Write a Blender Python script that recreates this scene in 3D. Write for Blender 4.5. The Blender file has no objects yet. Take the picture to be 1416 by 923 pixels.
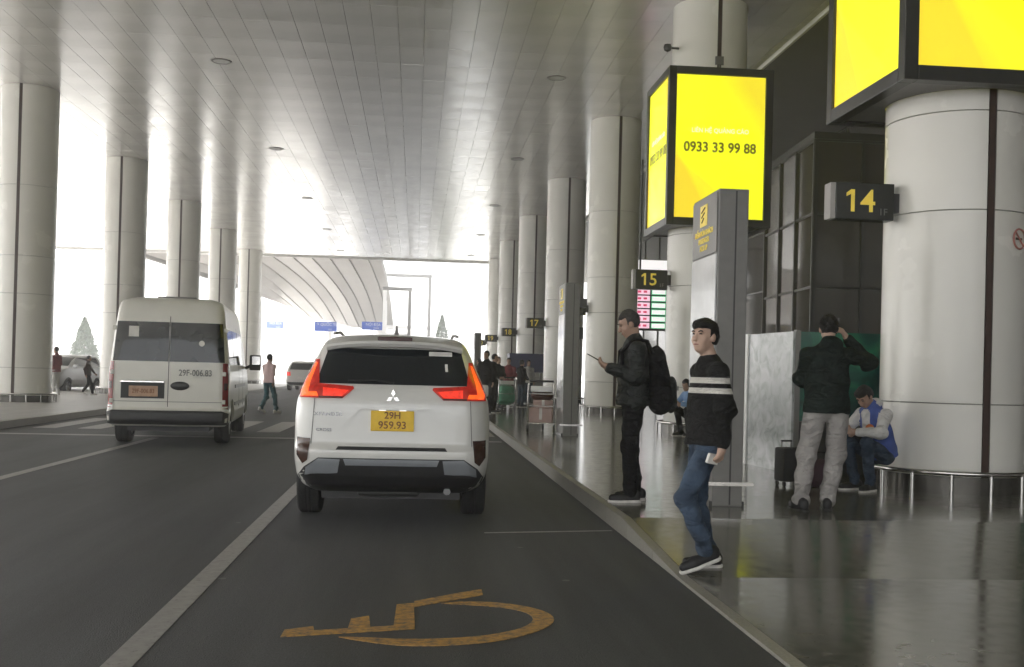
import bpy, bmesh, math, random
import numpy as np
import openvdb as vdb
from mathutils import Vector, Matrix

R = math.radians
random.seed(7)
rng = np.random.default_rng(7)
sc = bpy.context.scene
C = sc.collection

# ------------------------------------------------------------------ camera
cd = bpy.data.cameras.new('camera')
cam = bpy.data.objects.new('camera', cd)
C.objects.link(cam)
sc.camera = cam
cd.sensor_width = 36.0
cd.lens = 1500.3 / 1416.0 * 36.0
cd.shift_y = 43.07 / 1416.0
cd.clip_start = 0.05
cd.clip_end = 3000.0
YAW, PITCH, ROLL = 0.08866, 0.00733, 0.02559
fw = Vector((math.sin(YAW) * math.cos(PITCH), math.cos(YAW) * math.cos(PITCH), math.sin(PITCH)))
rt = Vector((math.cos(YAW), -math.sin(YAW), 0))
up = rt.cross(fw)
r2 = math.cos(ROLL) * rt + math.sin(ROLL) * up
u2 = -math.sin(ROLL) * rt + math.cos(ROLL) * up
cam.matrix_world = Matrix(((r2.x, u2.x, -fw.x, 0), (r2.y, u2.y, -fw.y, 0), (r2.z, u2.z, -fw.z, 1.37), (0, 0, 0, 1)))

# ------------------------------------------------------------------ sky, sun, exposure
EXPO = 2.75
world = bpy.data.worlds.new('World')
sc.world = world
world.use_nodes = True
wn, wl = world.node_tree.nodes, world.node_tree.links
wn.clear()
sky = wn.new('ShaderNodeTexSky')
sky.sky_type = 'NISHITA'
sky.sun_disc = False
sky.sun_elevation = R(52)
sky.sun_rotation = R(-60)
sky.air_density = 1.0
sky.dust_density = 5.0
sky.ozone_density = 1.0
hs = wn.new('ShaderNodeHueSaturation')
hs.inputs['Saturation'].default_value = 0.12
bgn = wn.new('ShaderNodeBackground')
bgn.inputs['Strength'].default_value = 0.15
wo = wn.new('ShaderNodeOutputWorld')
wl.new(sky.outputs[0], hs.inputs['Color'])
wl.new(hs.outputs[0], bgn.inputs[0])
wl.new(bgn.outputs[0], wo.inputs[0])

sd = bpy.data.lights.new('sun', 'SUN')
sd.energy = 1.4
sd.angle = R(18)
sd.color = (1.0, 0.965, 0.92)
sun = bpy.data.objects.new('sun', sd)
C.objects.link(sun)
sun.rotation_euler = Vector((math.sin(R(60)) * math.cos(R(52)), -math.cos(R(60)) * math.cos(R(52)), -math.sin(R(52)))).to_track_quat('-Z', 'Y').to_euler()

vs = sc.view_settings
vs.view_transform = 'Standard'
vs.look = 'None'
vs.exposure = EXPO
vs.gamma = 1.0
vs.use_curve_mapping = False
sc.cycles.use_denoising = True
sc.cycles.max_bounces = 10
sc.cycles.diffuse_bounces = 5
sc.cycles.glossy_bounces = 4
sc.cycles.volume_bounces = 1
sc.cycles.sample_clamp_indirect = 6.0
GLOW = 1.0 / 2 ** EXPO          # a display value of 1 at this exposure

# ------------------------------------------------------------------ materials
MATS = {}


def pm(name, col, rough=0.5, metal=0.0, spec=0.5, var=0.12, vscale=6.0, bump=0.0, bscale=40.0, emit=0.0, coat=0.0, rvar=0.0, alpha=1.0, trans=0.0, fold=0.0):
    if name in MATS:
        return MATS[name]
    m = bpy.data.materials.new(name)
    m.use_nodes = True
    n, l = m.node_tree.nodes, m.node_tree.links
    b = n['Principled BSDF']
    b.inputs['Roughness'].default_value = rough
    b.inputs['Metallic'].default_value = metal
    b.inputs['Specular IOR Level'].default_value = spec
    b.inputs['Coat Weight'].default_value = coat
    b.inputs['Coat Roughness'].default_value = 0.06
    b.inputs['Transmission Weight'].default_value = trans
    tc = n.new('ShaderNodeTexCoord')
    nz = n.new('ShaderNodeTexNoise')
    nz.inputs['Scale'].default_value = vscale
    nz.inputs['Detail'].default_value = 5
    l.new(tc.outputs['Object'], nz.inputs['Vector'])
    mr = n.new('ShaderNodeMapRange')
    mr.inputs['From Min'].default_value = 0.3
    mr.inputs['From Max'].default_value = 0.7
    mr.inputs['To Min'].default_value = 1 - var
    mr.inputs['To Max'].default_value = 1 + var
    l.new(nz.outputs['Fac'], mr.inputs['Value'])
    vm = n.new('ShaderNodeVectorMath')
    vm.operation = 'SCALE'
    vm.inputs[0].default_value = col
    l.new(mr.outputs[0], vm.inputs['Scale'])
    l.new(vm.outputs[0], b.inputs['Base Color'])
    if rvar:
        m2 = n.new('ShaderNodeMapRange')
        m2.inputs['From Min'].default_value = 0.3
        m2.inputs['From Max'].default_value = 0.7
        m2.inputs['To Min'].default_value = max(0.02, rough - rvar)
        m2.inputs['To Max'].default_value = rough + rvar
        l.new(nz.outputs['Fac'], m2.inputs['Value'])
        l.new(m2.outputs[0], b.inputs['Roughness'])
    if bump:
        nb = n.new('ShaderNodeTexNoise')
        nb.inputs['Scale'].default_value = bscale
        nb.inputs['Detail'].default_value = 4
        l.new(tc.outputs['Object'], nb.inputs['Vector'])
        bp = n.new('ShaderNodeBump')
        bp.inputs['Strength'].default_value = bump
        bp.inputs['Distance'].default_value = 0.02
        l.new(nb.outputs['Fac'], bp.inputs['Height'])
        l.new(bp.outputs[0], b.inputs['Normal'])
        if fold:
            mp = n.new('ShaderNodeMapping')
            mp.inputs['Rotation'].default_value = (0.5, 0.6, 0.3)
            mp.inputs['Scale'].default_value = (5, 5, 11)
            l.new(tc.outputs['Object'], mp.inputs['Vector'])
            nf = n.new('ShaderNodeTexNoise')
            nf.inputs['Scale'].default_value = 1.0
            nf.inputs['Detail'].default_value = 2
            nf.inputs['Distortion'].default_value = 1.6
            l.new(mp.outputs[0], nf.inputs['Vector'])
            b2 = n.new('ShaderNodeBump')
            b2.inputs['Strength'].default_value = fold
            b2.inputs['Distance'].default_value = 0.06
            l.new(nf.outputs['Fac'], b2.inputs['Height'])
            l.new(b2.outputs[0], bp.inputs['Normal'])
    if emit:
        b.inputs['Emission Color'].default_value = (*col, 1)
        b.inputs['Emission Strength'].default_value = emit
    MATS[name] = m
    return m


def asphalt():
    m = pm('asphalt', (0.050, 0.052, 0.054), 0.62, spec=0.4, var=0.22, vscale=60, bump=0.5, bscale=120)
    n, l = m.node_tree.nodes, m.node_tree.links
    b = n['Principled BSDF']
    old = b.inputs['Base Color'].links[0].from_socket
    tc = [x for x in n if x.type == 'TEX_COORD'][0]
    mp = n.new('ShaderNodeMapping')
    mp.inputs['Scale'].default_value = (1.6, 0.12, 1)
    l.new(tc.outputs['Object'], mp.inputs['Vector'])
    big = n.new('ShaderNodeTexNoise')
    big.inputs['Scale'].default_value = 0.9
    big.inputs['Detail'].default_value = 6
    big.inputs['Roughness'].default_value = 0.65
    l.new(mp.outputs[0], big.inputs['Vector'])
    mr = n.new('ShaderNodeMapRange')
    mr.inputs['From Min'].default_value = 0.3
    mr.inputs['From Max'].default_value = 0.72
    mr.inputs['To Min'].default_value = 0.62
    mr.inputs['To Max'].default_value = 1.55
    l.new(big.outputs['Fac'], mr.inputs['Value'])
    sc_ = n.new('ShaderNodeVectorMath')
    sc_.operation = 'SCALE'
    l.new(old, sc_.inputs[0])
    l.new(mr.outputs[0], sc_.inputs['Scale'])
    vo = n.new('ShaderNodeTexVoronoi')
    vo.inputs['Scale'].default_value = 1.3
    l.new(tc.outputs['Object'], vo.inputs['Vector'])
    lt = n.new('ShaderNodeMath')
    lt.operation = 'LESS_THAN'
    lt.inputs[1].default_value = 0.035
    l.new(vo.outputs['Distance'], lt.inputs[0])
    mx = n.new('ShaderNodeMix')
    mx.data_type = 'RGBA'
    mx.inputs['B'].default_value = (0.13, 0.13, 0.125, 1)
    l.new(lt.outputs[0], mx.inputs['Factor'])
    l.new(sc_.outputs[0], mx.inputs['A'])
    l.new(mx.outputs['Result'], b.inputs['Base Color'])
    return m


def worn_paint(name, col, thr=0.36):
    m = pm(name, col, 0.55, var=0.12, vscale=14)
    n, l = m.node_tree.nodes, m.node_tree.links
    b = n['Principled BSDF']
    old = b.inputs['Base Color'].links[0].from_socket
    tc = [x for x in n if x.type == 'TEX_COORD'][0]
    nz = n.new('ShaderNodeTexNoise')
    nz.inputs['Scale'].default_value = 22
    nz.inputs['Detail'].default_value = 8
    nz.inputs['Roughness'].default_value = 0.75
    l.new(tc.outputs['Object'], nz.inputs['Vector'])
    mr = n.new('ShaderNodeMapRange')
    mr.inputs['From Min'].default_value = thr
    mr.inputs['From Max'].default_value = thr + 0.22
    l.new(nz.outputs['Fac'], mr.inputs['Value'])
    mx = n.new('ShaderNodeMix')
    mx.data_type = 'RGBA'
    mx.inputs['A'].default_value = (0.07, 0.068, 0.065, 1)
    l.new(mr.outputs[0], mx.inputs['Factor'])
    l.new(old, mx.inputs['B'])
    l.new(mx.outputs['Result'], b.inputs['Base Color'])
    return m


def floor_mat():
    m = pm('polished_granite', (0.155, 0.150, 0.124), 0.15, spec=0.75, var=0.16, vscale=9, rvar=0.05)
    n, l = m.node_tree.nodes, m.node_tree.links
    b = n['Principled BSDF']
    old = b.inputs['Base Color'].links[0].from_socket
    tc = [x for x in n if x.type == 'TEX_COORD'][0]
    br = n.new('ShaderNodeTexBrick')
    br.offset = 0.0
    br.inputs['Scale'].default_value = 1.0
    br.inputs['Brick Width'].default_value = 0.8
    br.inputs['Row Height'].default_value = 0.8
    br.inputs['Mortar Size'].default_value = 0.004
    br.inputs['Mortar Smooth'].default_value = 0.3
    br.inputs['Color1'].default_value = (1.0, 1.0, 1.0, 1)
    br.inputs['Color2'].default_value = (0.82, 0.83, 0.80, 1)
    br.inputs['Mortar'].default_value = (0.45, 0.45, 0.42, 1)
    l.new(tc.outputs['Object'], br.inputs['Vector'])
    mm = n.new('ShaderNodeVectorMath')
    mm.operation = 'MULTIPLY'
    l.new(old, mm.inputs[0])
    l.new(br.outputs['Color'], mm.inputs[1])
    l.new(mm.outputs[0], b.inputs['Base Color'])
    nz = n.new('ShaderNodeTexNoise')
    nz.inputs['Scale'].default_value = 1.7
    l.new(tc.outputs['Object'], nz.inputs['Vector'])
    bp = n.new('ShaderNodeBump')
    bp.inputs['Strength'].default_value = 0.025
    bp.inputs['Distance'].default_value = 0.02
    l.new(nz.outputs['Fac'], bp.inputs['Height'])
    l.new(bp.outputs[0], b.inputs['Normal'])
    return m


def ad_mat():
    """printed film of the light boxes: yellow with broad darker yellow facets"""
    m = bpy.data.materials.new('ad_film')
    m.use_nodes = True
    n, l = m.node_tree.nodes, m.node_tree.links
    b = n['Principled BSDF']
    tc = n.new('ShaderNodeTexCoord')
    acc = None
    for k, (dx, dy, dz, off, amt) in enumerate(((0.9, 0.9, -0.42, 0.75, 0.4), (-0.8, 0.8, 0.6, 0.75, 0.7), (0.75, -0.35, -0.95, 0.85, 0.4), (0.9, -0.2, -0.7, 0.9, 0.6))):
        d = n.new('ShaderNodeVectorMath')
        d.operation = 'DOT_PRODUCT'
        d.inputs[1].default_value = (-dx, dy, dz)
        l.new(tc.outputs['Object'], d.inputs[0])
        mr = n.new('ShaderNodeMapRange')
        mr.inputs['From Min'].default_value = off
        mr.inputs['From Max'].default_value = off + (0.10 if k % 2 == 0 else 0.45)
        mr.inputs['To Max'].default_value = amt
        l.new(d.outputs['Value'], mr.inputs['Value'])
        if acc is None:
            acc = mr.outputs[0]
        else:
            a = n.new('ShaderNodeMath')
            a.operation = 'ADD'
            a.use_clamp = True
            l.new(acc, a.inputs[0])
            l.new(mr.outputs[0], a.inputs[1])
            acc = a.outputs[0]
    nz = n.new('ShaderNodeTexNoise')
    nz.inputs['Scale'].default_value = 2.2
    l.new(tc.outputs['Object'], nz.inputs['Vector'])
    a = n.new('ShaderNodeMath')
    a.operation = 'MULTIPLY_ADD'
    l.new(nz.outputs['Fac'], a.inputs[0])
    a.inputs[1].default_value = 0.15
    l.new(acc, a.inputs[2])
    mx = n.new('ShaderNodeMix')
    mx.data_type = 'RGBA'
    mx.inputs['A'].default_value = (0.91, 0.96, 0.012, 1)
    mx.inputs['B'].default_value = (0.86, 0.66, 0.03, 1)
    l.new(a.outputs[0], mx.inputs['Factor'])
    l.new(mx.outputs['Result'], b.inputs['Base Color'])
    l.new(mx.outputs['Result'], b.inputs['Emission Color'])
    b.inputs['Emission Strength'].default_value = 0.92 * GLOW
    b.inputs['Roughness'].default_value = 0.25
    return m


def picture_mat(name, c0, c1, c2, scale):
    """a printed scenic poster behind glass"""
    m = pm(name, c0, 0.18, spec=0.6, var=0.0)
    n, l = m.node_tree.nodes, m.node_tree.links
    b = n['Principled BSDF']
    tc = [x for x in n if x.type == 'TEX_COORD'][0]
    nz = n.new('ShaderNodeTexNoise')
    nz.inputs['Scale'].default_value = scale
    nz.inputs['Detail'].default_value = 6
    nz.inputs['Distortion'].default_value = 1.2
    l.new(tc.outputs['Object'], nz.inputs['Vector'])
    cr = n.new('ShaderNodeValToRGB')
    e = cr.color_ramp.elements
    e[0].position, e[0].color = 0.32, (*c0, 1)
    e[1].position, e[1].color = 0.68, (*c2, 1)
    x = e.new(0.5)
    x.color = (*c1, 1)
    l.new(nz.outputs['Fac'], cr.inputs[0])
    l.new(cr.outputs[0], b.inputs['Base Color'])
    return m


def striped_knit():
    m = pm('black_striped_knit', (0.012, 0.012, 0.012), 0.85, spec=0.25, var=0.25, vscale=30, bump=0.5, bscale=90, fold=0.8)
    n, l = m.node_tree.nodes, m.node_tree.links
    b = n['Principled BSDF']
    old = b.inputs['Base Color'].links[0].from_socket
    tc = [x for x in n if x.type == 'TEX_COORD'][0]
    sp = n.new('ShaderNodeSeparateXYZ')
    l.new(tc.outputs['Object'], sp.inputs[0])
    sm = None
    for z0, z1 in ((1.318, 1.358), (1.248, 1.286)):
        cmps = n.new('ShaderNodeMath')
        cmps.operation = 'COMPARE'
        cmps.inputs[1].default_value = (z0 + z1) / 2
        cmps.inputs[2].default_value = (z1 - z0) / 2
        l.new(sp.outputs['Z'], cmps.inputs[0])
        if sm is None:
            sm = cmps.outputs[0]
        else:
            a = n.new('ShaderNodeMath')
            a.operation = 'ADD'
            l.new(sm, a.inputs[0])
            l.new(cmps.outputs[0], a.inputs[1])
            sm = a.outputs[0]
    mx = n.new('ShaderNodeMix')
    mx.data_type = 'RGBA'
    mx.inputs['B'].default_value = (0.62, 0.60, 0.55, 1)
    l.new(sm, mx.inputs['Factor'])
    l.new(old, mx.inputs['A'])
    l.new(mx.outputs['Result'], b.inputs['Base Color'])
    return m


M = dict(
    asphalt=asphalt(), white_line=worn_paint('worn_white_paint', (0.30, 0.29, 0.275), 0.24), yellow_line=worn_paint('worn_yellow_paint', (0.50, 0.27, 0.055), 0.34),
    ground=pm('pale_concrete', (0.42, 0.41, 0.39), 0.8, var=0.1, vscale=0.4),
    floor=floor_mat(), kerb=pm('kerb_granite', (0.27, 0.26, 0.225), 0.45, var=0.18, vscale=60, bump=0.15, bscale=120),
    paving=pm('median_paving', (0.34, 0.33, 0.31), 0.5, var=0.14, vscale=3),
    ceil=pm('ceiling_aluminium', (0.86, 0.85, 0.825), 0.22, metal=0.45, spec=0.6, var=0.05, vscale=0.9, rvar=0.05, bump=0.03, bscale=1.3),
    ceil_dark=pm('ceiling_void', (0.55, 0.55, 0.54), 0.8),
    soffit=pm('grey_soffit', (0.17, 0.165, 0.155), 0.45, var=0.06, vscale=1),
    clad=pm('white_cladding', (0.78, 0.765, 0.71), 0.24, spec=0.55, var=0.035, vscale=1.2, rvar=0.05),
    skirt=pm('dark_skirting', (0.09, 0.085, 0.075), 0.25, metal=0.6, var=0.2, vscale=6),
    joint=pm('joint_grey', (0.30, 0.29, 0.27), 0.6),
    slot=pm('brown_slot', (0.045, 0.022, 0.016), 0.45, var=0.2, vscale=9),
    steel=pm('brushed_steel', (0.55, 0.54, 0.52), 0.22, metal=1.0, var=0.08, vscale=14),
    grey_metal=pm('grey_metal', (0.17, 0.165, 0.155), 0.38, spec=0.5, var=0.08, vscale=8),
    dark_metal=pm('dark_metal', (0.024, 0.024, 0.022), 0.35, spec=0.5, var=0.15, vscale=10),
    sign_face=pm('dark_sign_face', (0.020, 0.022, 0.018), 0.22, var=0.15, vscale=12),
    sign_yellow=pm('sign_yellow', (0.80, 0.62, 0.08), 0.4, emit=0.28 * GLOW),
    white_plastic=pm('white_plastic', (0.75, 0.75, 0.73), 0.35, var=0.05),
    white_paint=pm('white_structure_paint', (0.78, 0.77, 0.75), 0.5, var=0.04, vscale=1),
    swoop=pm('pale_soffit_panel', (0.42, 0.40, 0.385), 0.5, var=0.04, vscale=0.5),
    car_white=pm('pearl_white_paint', (0.63, 0.625, 0.59), 0.28, spec=0.5, var=0.015, vscale=2, coat=0.8),
    van_white=pm('cream_white_paint', (0.66, 0.645, 0.58), 0.36, spec=0.5, var=0.04, vscale=2.5, coat=0.4),
    car_silver=pm('silver_paint', (0.42, 0.42, 0.42), 0.3, metal=0.5, var=0.03),
    glass=pm('tinted_glass', (0.012, 0.015, 0.018), 0.045, spec=0.65, var=0.1, vscale=2),
    van_glass=pm('dark_van_glass', (0.008, 0.012, 0.012), 0.05, spec=0.4, var=0.3, vscale=3),
    facade_glass=pm('dark_facade_glass', (0.060, 0.055, 0.048), 0.07, spec=0.55, var=0.2, vscale=0.7, bump=0.05, bscale=0.8),
    black_plastic=pm('black_plastic', (0.018, 0.018, 0.019), 0.48, var=0.15, vscale=20, bump=0.1, bscale=200),
    skid=pm('silver_skid', (0.30, 0.32, 0.34), 0.3, metal=0.4, var=0.05),
    chrome=pm('chrome', (0.75, 0.75, 0.75), 0.08, metal=1.0, var=0.03),
    rubber=pm('tyre_rubber', (0.016, 0.016, 0.016), 0.75, var=0.2, vscale=30, bump=0.3, bscale=70),
    rim=pm('alloy_rim', (0.35, 0.35, 0.36), 0.3, metal=0.9),
    lamp_red=pm('tail_lamp_red', (0.85, 0.035, 0.015), 0.12, spec=0.6, emit=0.7 * GLOW, var=0.3, vscale=26),
    lamp_amber=pm('tail_lamp_glow', (1.0, 0.11, 0.015), 0.12, spec=0.6, emit=1.1 * GLOW, var=0.3, vscale=22),
    lamp_housing=pm('tail_lamp_housing', (0.42, 0.02, 0.012), 0.1, spec=0.6, emit=0.30 * GLOW, var=0.35, vscale=16),
    lamp_off=pm('unlit_red_lens', (0.22, 0.018, 0.016), 0.12, spec=0.6, var=0.1),
    lamp_dark=pm('smoked_lens', (0.05, 0.008, 0.006), 0.1, spec=0.6),
    reflector=pm('dark_reflector', (0.05, 0.022, 0.014), 0.2, spec=0.5, var=0.3, vscale=30),
    plate=pm('yellow_plate', (0.85, 0.55, 0.03), 0.4, var=0.08, vscale=12),
    plate_old=pm('faded_plate', (0.46, 0.29, 0.19), 0.5, var=0.15, vscale=12),
    ink=pm('dark_ink', (0.05, 0.035, 0.02), 0.5), grey_ink=pm('grey_ink', (0.14, 0.14, 0.13), 0.5),
    brown_ink=pm('brown_ink', (0.22, 0.08, 0.02), 0.5),
    ad=ad_mat(), ad_text=pm('ad_dark_lettering', (0.20, 0.18, 0.03), 0.4, emit=0.25 * GLOW), ad_white=pm('ad_white_lettering', (0.9, 0.9, 0.6), 0.4, emit=0.95 * GLOW),
    led=pm('board_pink', (0.92, 0.62, 0.74), 0.4, emit=1.0 * GLOW, var=0.15, vscale=9), led_red=pm('board_red', (0.75, 0.06, 0.16), 0.4, emit=0.7 * GLOW),
    led_green=pm('board_green', (0.12, 0.62, 0.30), 0.4, emit=0.8 * GLOW), led_white=pm('lit_white_panel', (0.95, 0.93, 0.92), 0.4, emit=1.0 * GLOW, var=0.03),
    poster=picture_mat('aerial_city_print', (0.25, 0.29, 0.26), (0.42, 0.44, 0.44), (0.55, 0.57, 0.58), 4.5),
    poster_green=picture_mat('green_landscape_print', (0.008, 0.040, 0.040), (0.015, 0.11, 0.08), (0.03, 0.24, 0.13), 1.6),
    poster_white=pm('white_poster', (0.66, 0.67, 0.68), 0.12, spec=0.6, var=0.08, vscale=4),
    blue_sign=pm('blue_road_sign', (0.035, 0.10, 0.45), 0.4, var=0.1), navy=pm('navy_panel', (0.035, 0.04, 0.11), 0.45),
    skin=pm('skin', (0.50, 0.34, 0.26), 0.5, spec=0.4, var=0.08, vscale=18), skin_b=pm('skin_tan', (0.38, 0.245, 0.18), 0.5, spec=0.4, var=0.08, vscale=18),
    eye=pm('eye_dark', (0.012, 0.010, 0.010), 0.3), lip=pm('lip', (0.30, 0.13, 0.11), 0.5),
    hair=pm('black_hair', (0.010, 0.009, 0.008), 0.55, spec=0.4, var=0.4, vscale=60, bump=0.8, bscale=130),
    hair_g=pm('cropped_grey_hair', (0.045, 0.040, 0.036), 0.7, var=0.4, vscale=60, bump=0.6, bscale=160),
    black_leather=pm('black_jacket', (0.010, 0.013, 0.012), 0.58, spec=0.4, var=0.3, vscale=12, bump=0.4, bscale=26, fold=0.8),
    black_cloth=pm('black_cloth', (0.009, 0.009, 0.010), 0.85, spec=0.2, var=0.3, vscale=14, bump=0.4, bscale=40, fold=0.8),
    green_black=pm('dark_green_cloth', (0.010, 0.016, 0.014), 0.85, spec=0.2, var=0.3, vscale=10, bump=0.4, bscale=30, fold=0.8),
    knit=striped_knit(),
    jeans=pm('blue_denim', (0.050, 0.075, 0.115), 0.8, spec=0.25, var=0.55, vscale=5, bump=0.4, bscale=60, fold=0.8),
    jeans_b=pm('dark_denim', (0.035, 0.052, 0.080), 0.8, spec=0.25, var=0.35, vscale=9, bump=0.4, bscale=60, fold=0.8),
    teal_jeans=pm('teal_denim', (0.035, 0.10, 0.12), 0.8, var=0.3, vscale=9),
    grey_cloth=pm('light_grey_cloth', (0.33, 0.315, 0.30), 0.85, spec=0.2, var=0.14, vscale=7, bump=0.4, bscale=35, fold=0.8),
    white_cloth=pm('white_cloth', (0.62, 0.61, 0.59), 0.8, var=0.10, vscale=9, bump=0.3, bscale=30, fold=0.8),
    blue_cloth=pm('blue_cloth', (0.06, 0.10, 0.32), 0.8, var=0.2, vscale=12), sky_cloth=pm('light_blue_shirt', (0.22, 0.36, 0.60), 0.8, var=0.1, vscale=9),
    orange_cloth=pm('orange_patch', (0.55, 0.16, 0.05), 0.7), pink_cloth=pm('pale_pink_shirt', (0.62, 0.45, 0.44), 0.8, var=0.1, vscale=8),
    maroon=pm('maroon_cloth', (0.20, 0.04, 0.045), 0.8, var=0.2, vscale=9), brown_cloth=pm('brown_cloth', (0.07, 0.045, 0.04), 0.85, var=0.25, vscale=9),
    sole=pm('white_sole', (0.62, 0.60, 0.57), 0.6, var=0.15, vscale=20), shoe=pm('black_shoe', (0.014, 0.014, 0.015), 0.55, var=0.3, vscale=25),
    screen=pm('phone_black', (0.01, 0.01, 0.012), 0.1), paper=pm('paper', (0.70, 0.68, 0.64), 0.7),
    cardboard=pm('pinkish_carton', (0.46, 0.33, 0.29), 0.75, var=0.1, vscale=5), brown_bag=pm('brown_bag', (0.09, 0.04, 0.03), 0.6, var=0.3, vscale=12),
    green_bag=pm('green_bag', (0.06, 0.22, 0.13), 0.6, var=0.25, vscale=6), suitcase=pm('black_suitcase', (0.006, 0.006, 0.007), 0.6, var=0.2, vscale=14),
    olive=pm('olive_upholstery', (0.028, 0.030, 0.022), 0.25, spec=0.6, var=0.35, vscale=9),
    plum=pm('dark_plum', (0.035, 0.012, 0.02), 0.7, var=0.2, vscale=9),
    red=pm('red_print', (0.42, 0.17, 0.14), 0.5), leaf=pm('conifer_leaf', (0.045, 0.075, 0.04), 0.7, var=0.4, vscale=3), bark=pm('bark', (0.10, 0.07, 0.05), 0.9),
)


# ------------------------------------------------------------------ object helpers
def smooth(me, on=True):
    me.polygons.foreach_set('use_smooth', [on] * len(me.polygons))


def link(name, me, mat=None, parent=None, loc=None, rz=None):
    o = bpy.data.objects.new(name, me)
    C.objects.link(o)
    if mat is not None and me is not None and not me.materials:
        for m_ in (mat if isinstance(mat, (list, tuple)) else [mat]):
            me.materials.append(m_)
    if parent is not None:
        o.parent = parent
    if loc is not None:
        o.location = loc
    if rz is not None:
        o.rotation_euler[2] = rz
    return o


def tag(o, label, cat=None, group=None, kind=None):
    o['label'] = label
    if cat:
        o['category'] = cat
    if group:
        o['group'] = group
    if kind:
        o['kind'] = kind
    return o


def ty(x, y):
    """survey distance to metres along the road"""
    return 1.42 * y + 0.14 * x


def thing(name, label, cat, loc=None, rz=0.0, group=None, raw=False):
    o = bpy.data.objects.new(name, None)
    C.objects.link(o)
    o.empty_display_size = 0.2
    loc = (0, 0, 0) if loc is None else loc
    o.location = loc if raw else (loc[0], ty(loc[0], loc[1]) if (loc[0] or loc[1]) else 0.0, loc[2])
    o.rotation_euler[2] = rz
    return tag(o, label, cat, group)


def struct(o, label=None):
    o['kind'] = 'structure'
    if label:
        o['label'] = label
    return o


def copy_tree(o, parent=None):
    c = o.copy()
    C.objects.link(c)
    c.parent = parent
    for ch in list(o.children):
        copy_tree(ch, c)
    return c


class MB:
    def __init__(s):
        s.v, s.f = [], []

    def add(s, v, f):
        o = len(s.v)
        s.v += [tuple(p) for p in v]
        s.f += [tuple(i + o for i in q) for q in f]
        return s

    def box(s, x0, x1, y0, y1, z0, z1, c=0.0):
        if c <= 0:
            v = [(x, y, z) for z in (z0, z1) for y in (y0, y1) for x in (x0, x1)]
            return s.add(v, [(0, 2, 3, 1), (4, 5, 7, 6), (0, 1, 5, 4), (2, 6, 7, 3), (0, 4, 6, 2), (1, 3, 7, 5)])
        bm = bmesh.new()
        bmesh.ops.create_cube(bm, size=1)
        for p in bm.verts:
            p.co = Vector(((x0 + x1) / 2 + p.co.x * (x1 - x0), (y0 + y1) / 2 + p.co.y * (y1 - y0), (z0 + z1) / 2 + p.co.z * (z1 - z0)))
        bmesh.ops.bevel(bm, geom=list(bm.edges), offset=c, segments=2, affect='EDGES', profile=0.6)
        bm.verts.index_update()
        s.add([p.co[:] for p in bm.verts], [[q.index for q in f.verts] for f in bm.faces])
        bm.free()
        return s

    def tube(s, pts, r, n=10, closed=False, cap=True):
        pts = [Vector(p) for p in pts]
        m = len(pts)
        rs = r if isinstance(r, (list, tuple)) else [r] * m
        base = len(s.v)
        prev = None
        for i, p in enumerate(pts):
            if closed:
                t = pts[(i + 1) % m] - pts[i - 1]
            else:
                t = pts[min(i + 1, m - 1)] - pts[max(i - 1, 0)]
            t.normalize()
            a = prev if prev is not None else (Vector((0, 0, 1)) if abs(t.z) < 0.9 else Vector((1, 0, 0)))
            u = (a - t * a.dot(t)).normalized()
            prev = u
            w = t.cross(u)
            for k in range(n):
                an = 2 * math.pi * k / n
                s.v.append(tuple(p + (u * math.cos(an) + w * math.sin(an)) * rs[i]))
        for i in range(m if closed else m - 1):
            j = (i + 1) % m
            for k in range(n):
                k2 = (k + 1) % n
                s.f.append((base + i * n + k, base + i * n + k2, base + j * n + k2, base + j * n + k))
        if cap and not closed:
            s.f.append(tuple(base + k for k in reversed(range(n))))
            s.f.append(tuple(base + (m - 1) * n + k for k in range(n)))
        return s

    def lathe(s, prof, n=32, axis='z', a0=0.0, a1=2 * math.pi, c=(0, 0, 0)):
        full = abs(a1 - a0 - 2 * math.pi) < 1e-6
        cnt = n if full else n + 1
        base = len(s.v)
        for r, h in prof:
            for k in range(cnt):
                a = a0 + (a1 - a0) * k / n
                p = (r * math.cos(a), r * math.sin(a), h)
                if axis == 'x':
                    p = (p[2], p[0], p[1])
                elif axis == 'y':
                    p = (p[1], p[2], p[0])
                s.v.append((p[0] + c[0], p[1] + c[1], p[2] + c[2]))
        for i in range(len(prof) - 1):
            for k in range(n):
                k2 = (k + 1) % cnt
                s.f.append((base + i * cnt + k, base + i * cnt + k2, base + (i + 1) * cnt + k2, base + (i + 1) * cnt + k))
        return s

    def prism(s, poly, z0, z1):
        n = len(poly)
        v = [(x, y, z0) for x, y in poly] + [(x, y, z1) for x, y in poly]
        f = [tuple(reversed(range(n))), tuple(range(n, 2 * n))] + [(i, (i + 1) % n, n + (i + 1) % n, n + i) for i in range(n)]
        return s.add(v, f)

    def mesh(s, name='m', sm=False, fix=True):
        me = bpy.data.meshes.new(name)
        me.from_pydata(s.v, [], s.f)
        if fix:
            bm = bmesh.new()
            bm.from_mesh(me)
            bmesh.ops.recalc_face_normals(bm, faces=list(bm.faces))
            bm.to_mesh(me)
            bm.free()
        if sm:
            smooth(me)
            me.set_sharp_from_angle(angle=R(38))
        me.update()
        return me

    def build(s, name, mat, parent=None, sm=False, loc=None, rz=None):
        return link(name, s.mesh(name, sm), mat, parent, loc, rz)


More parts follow.
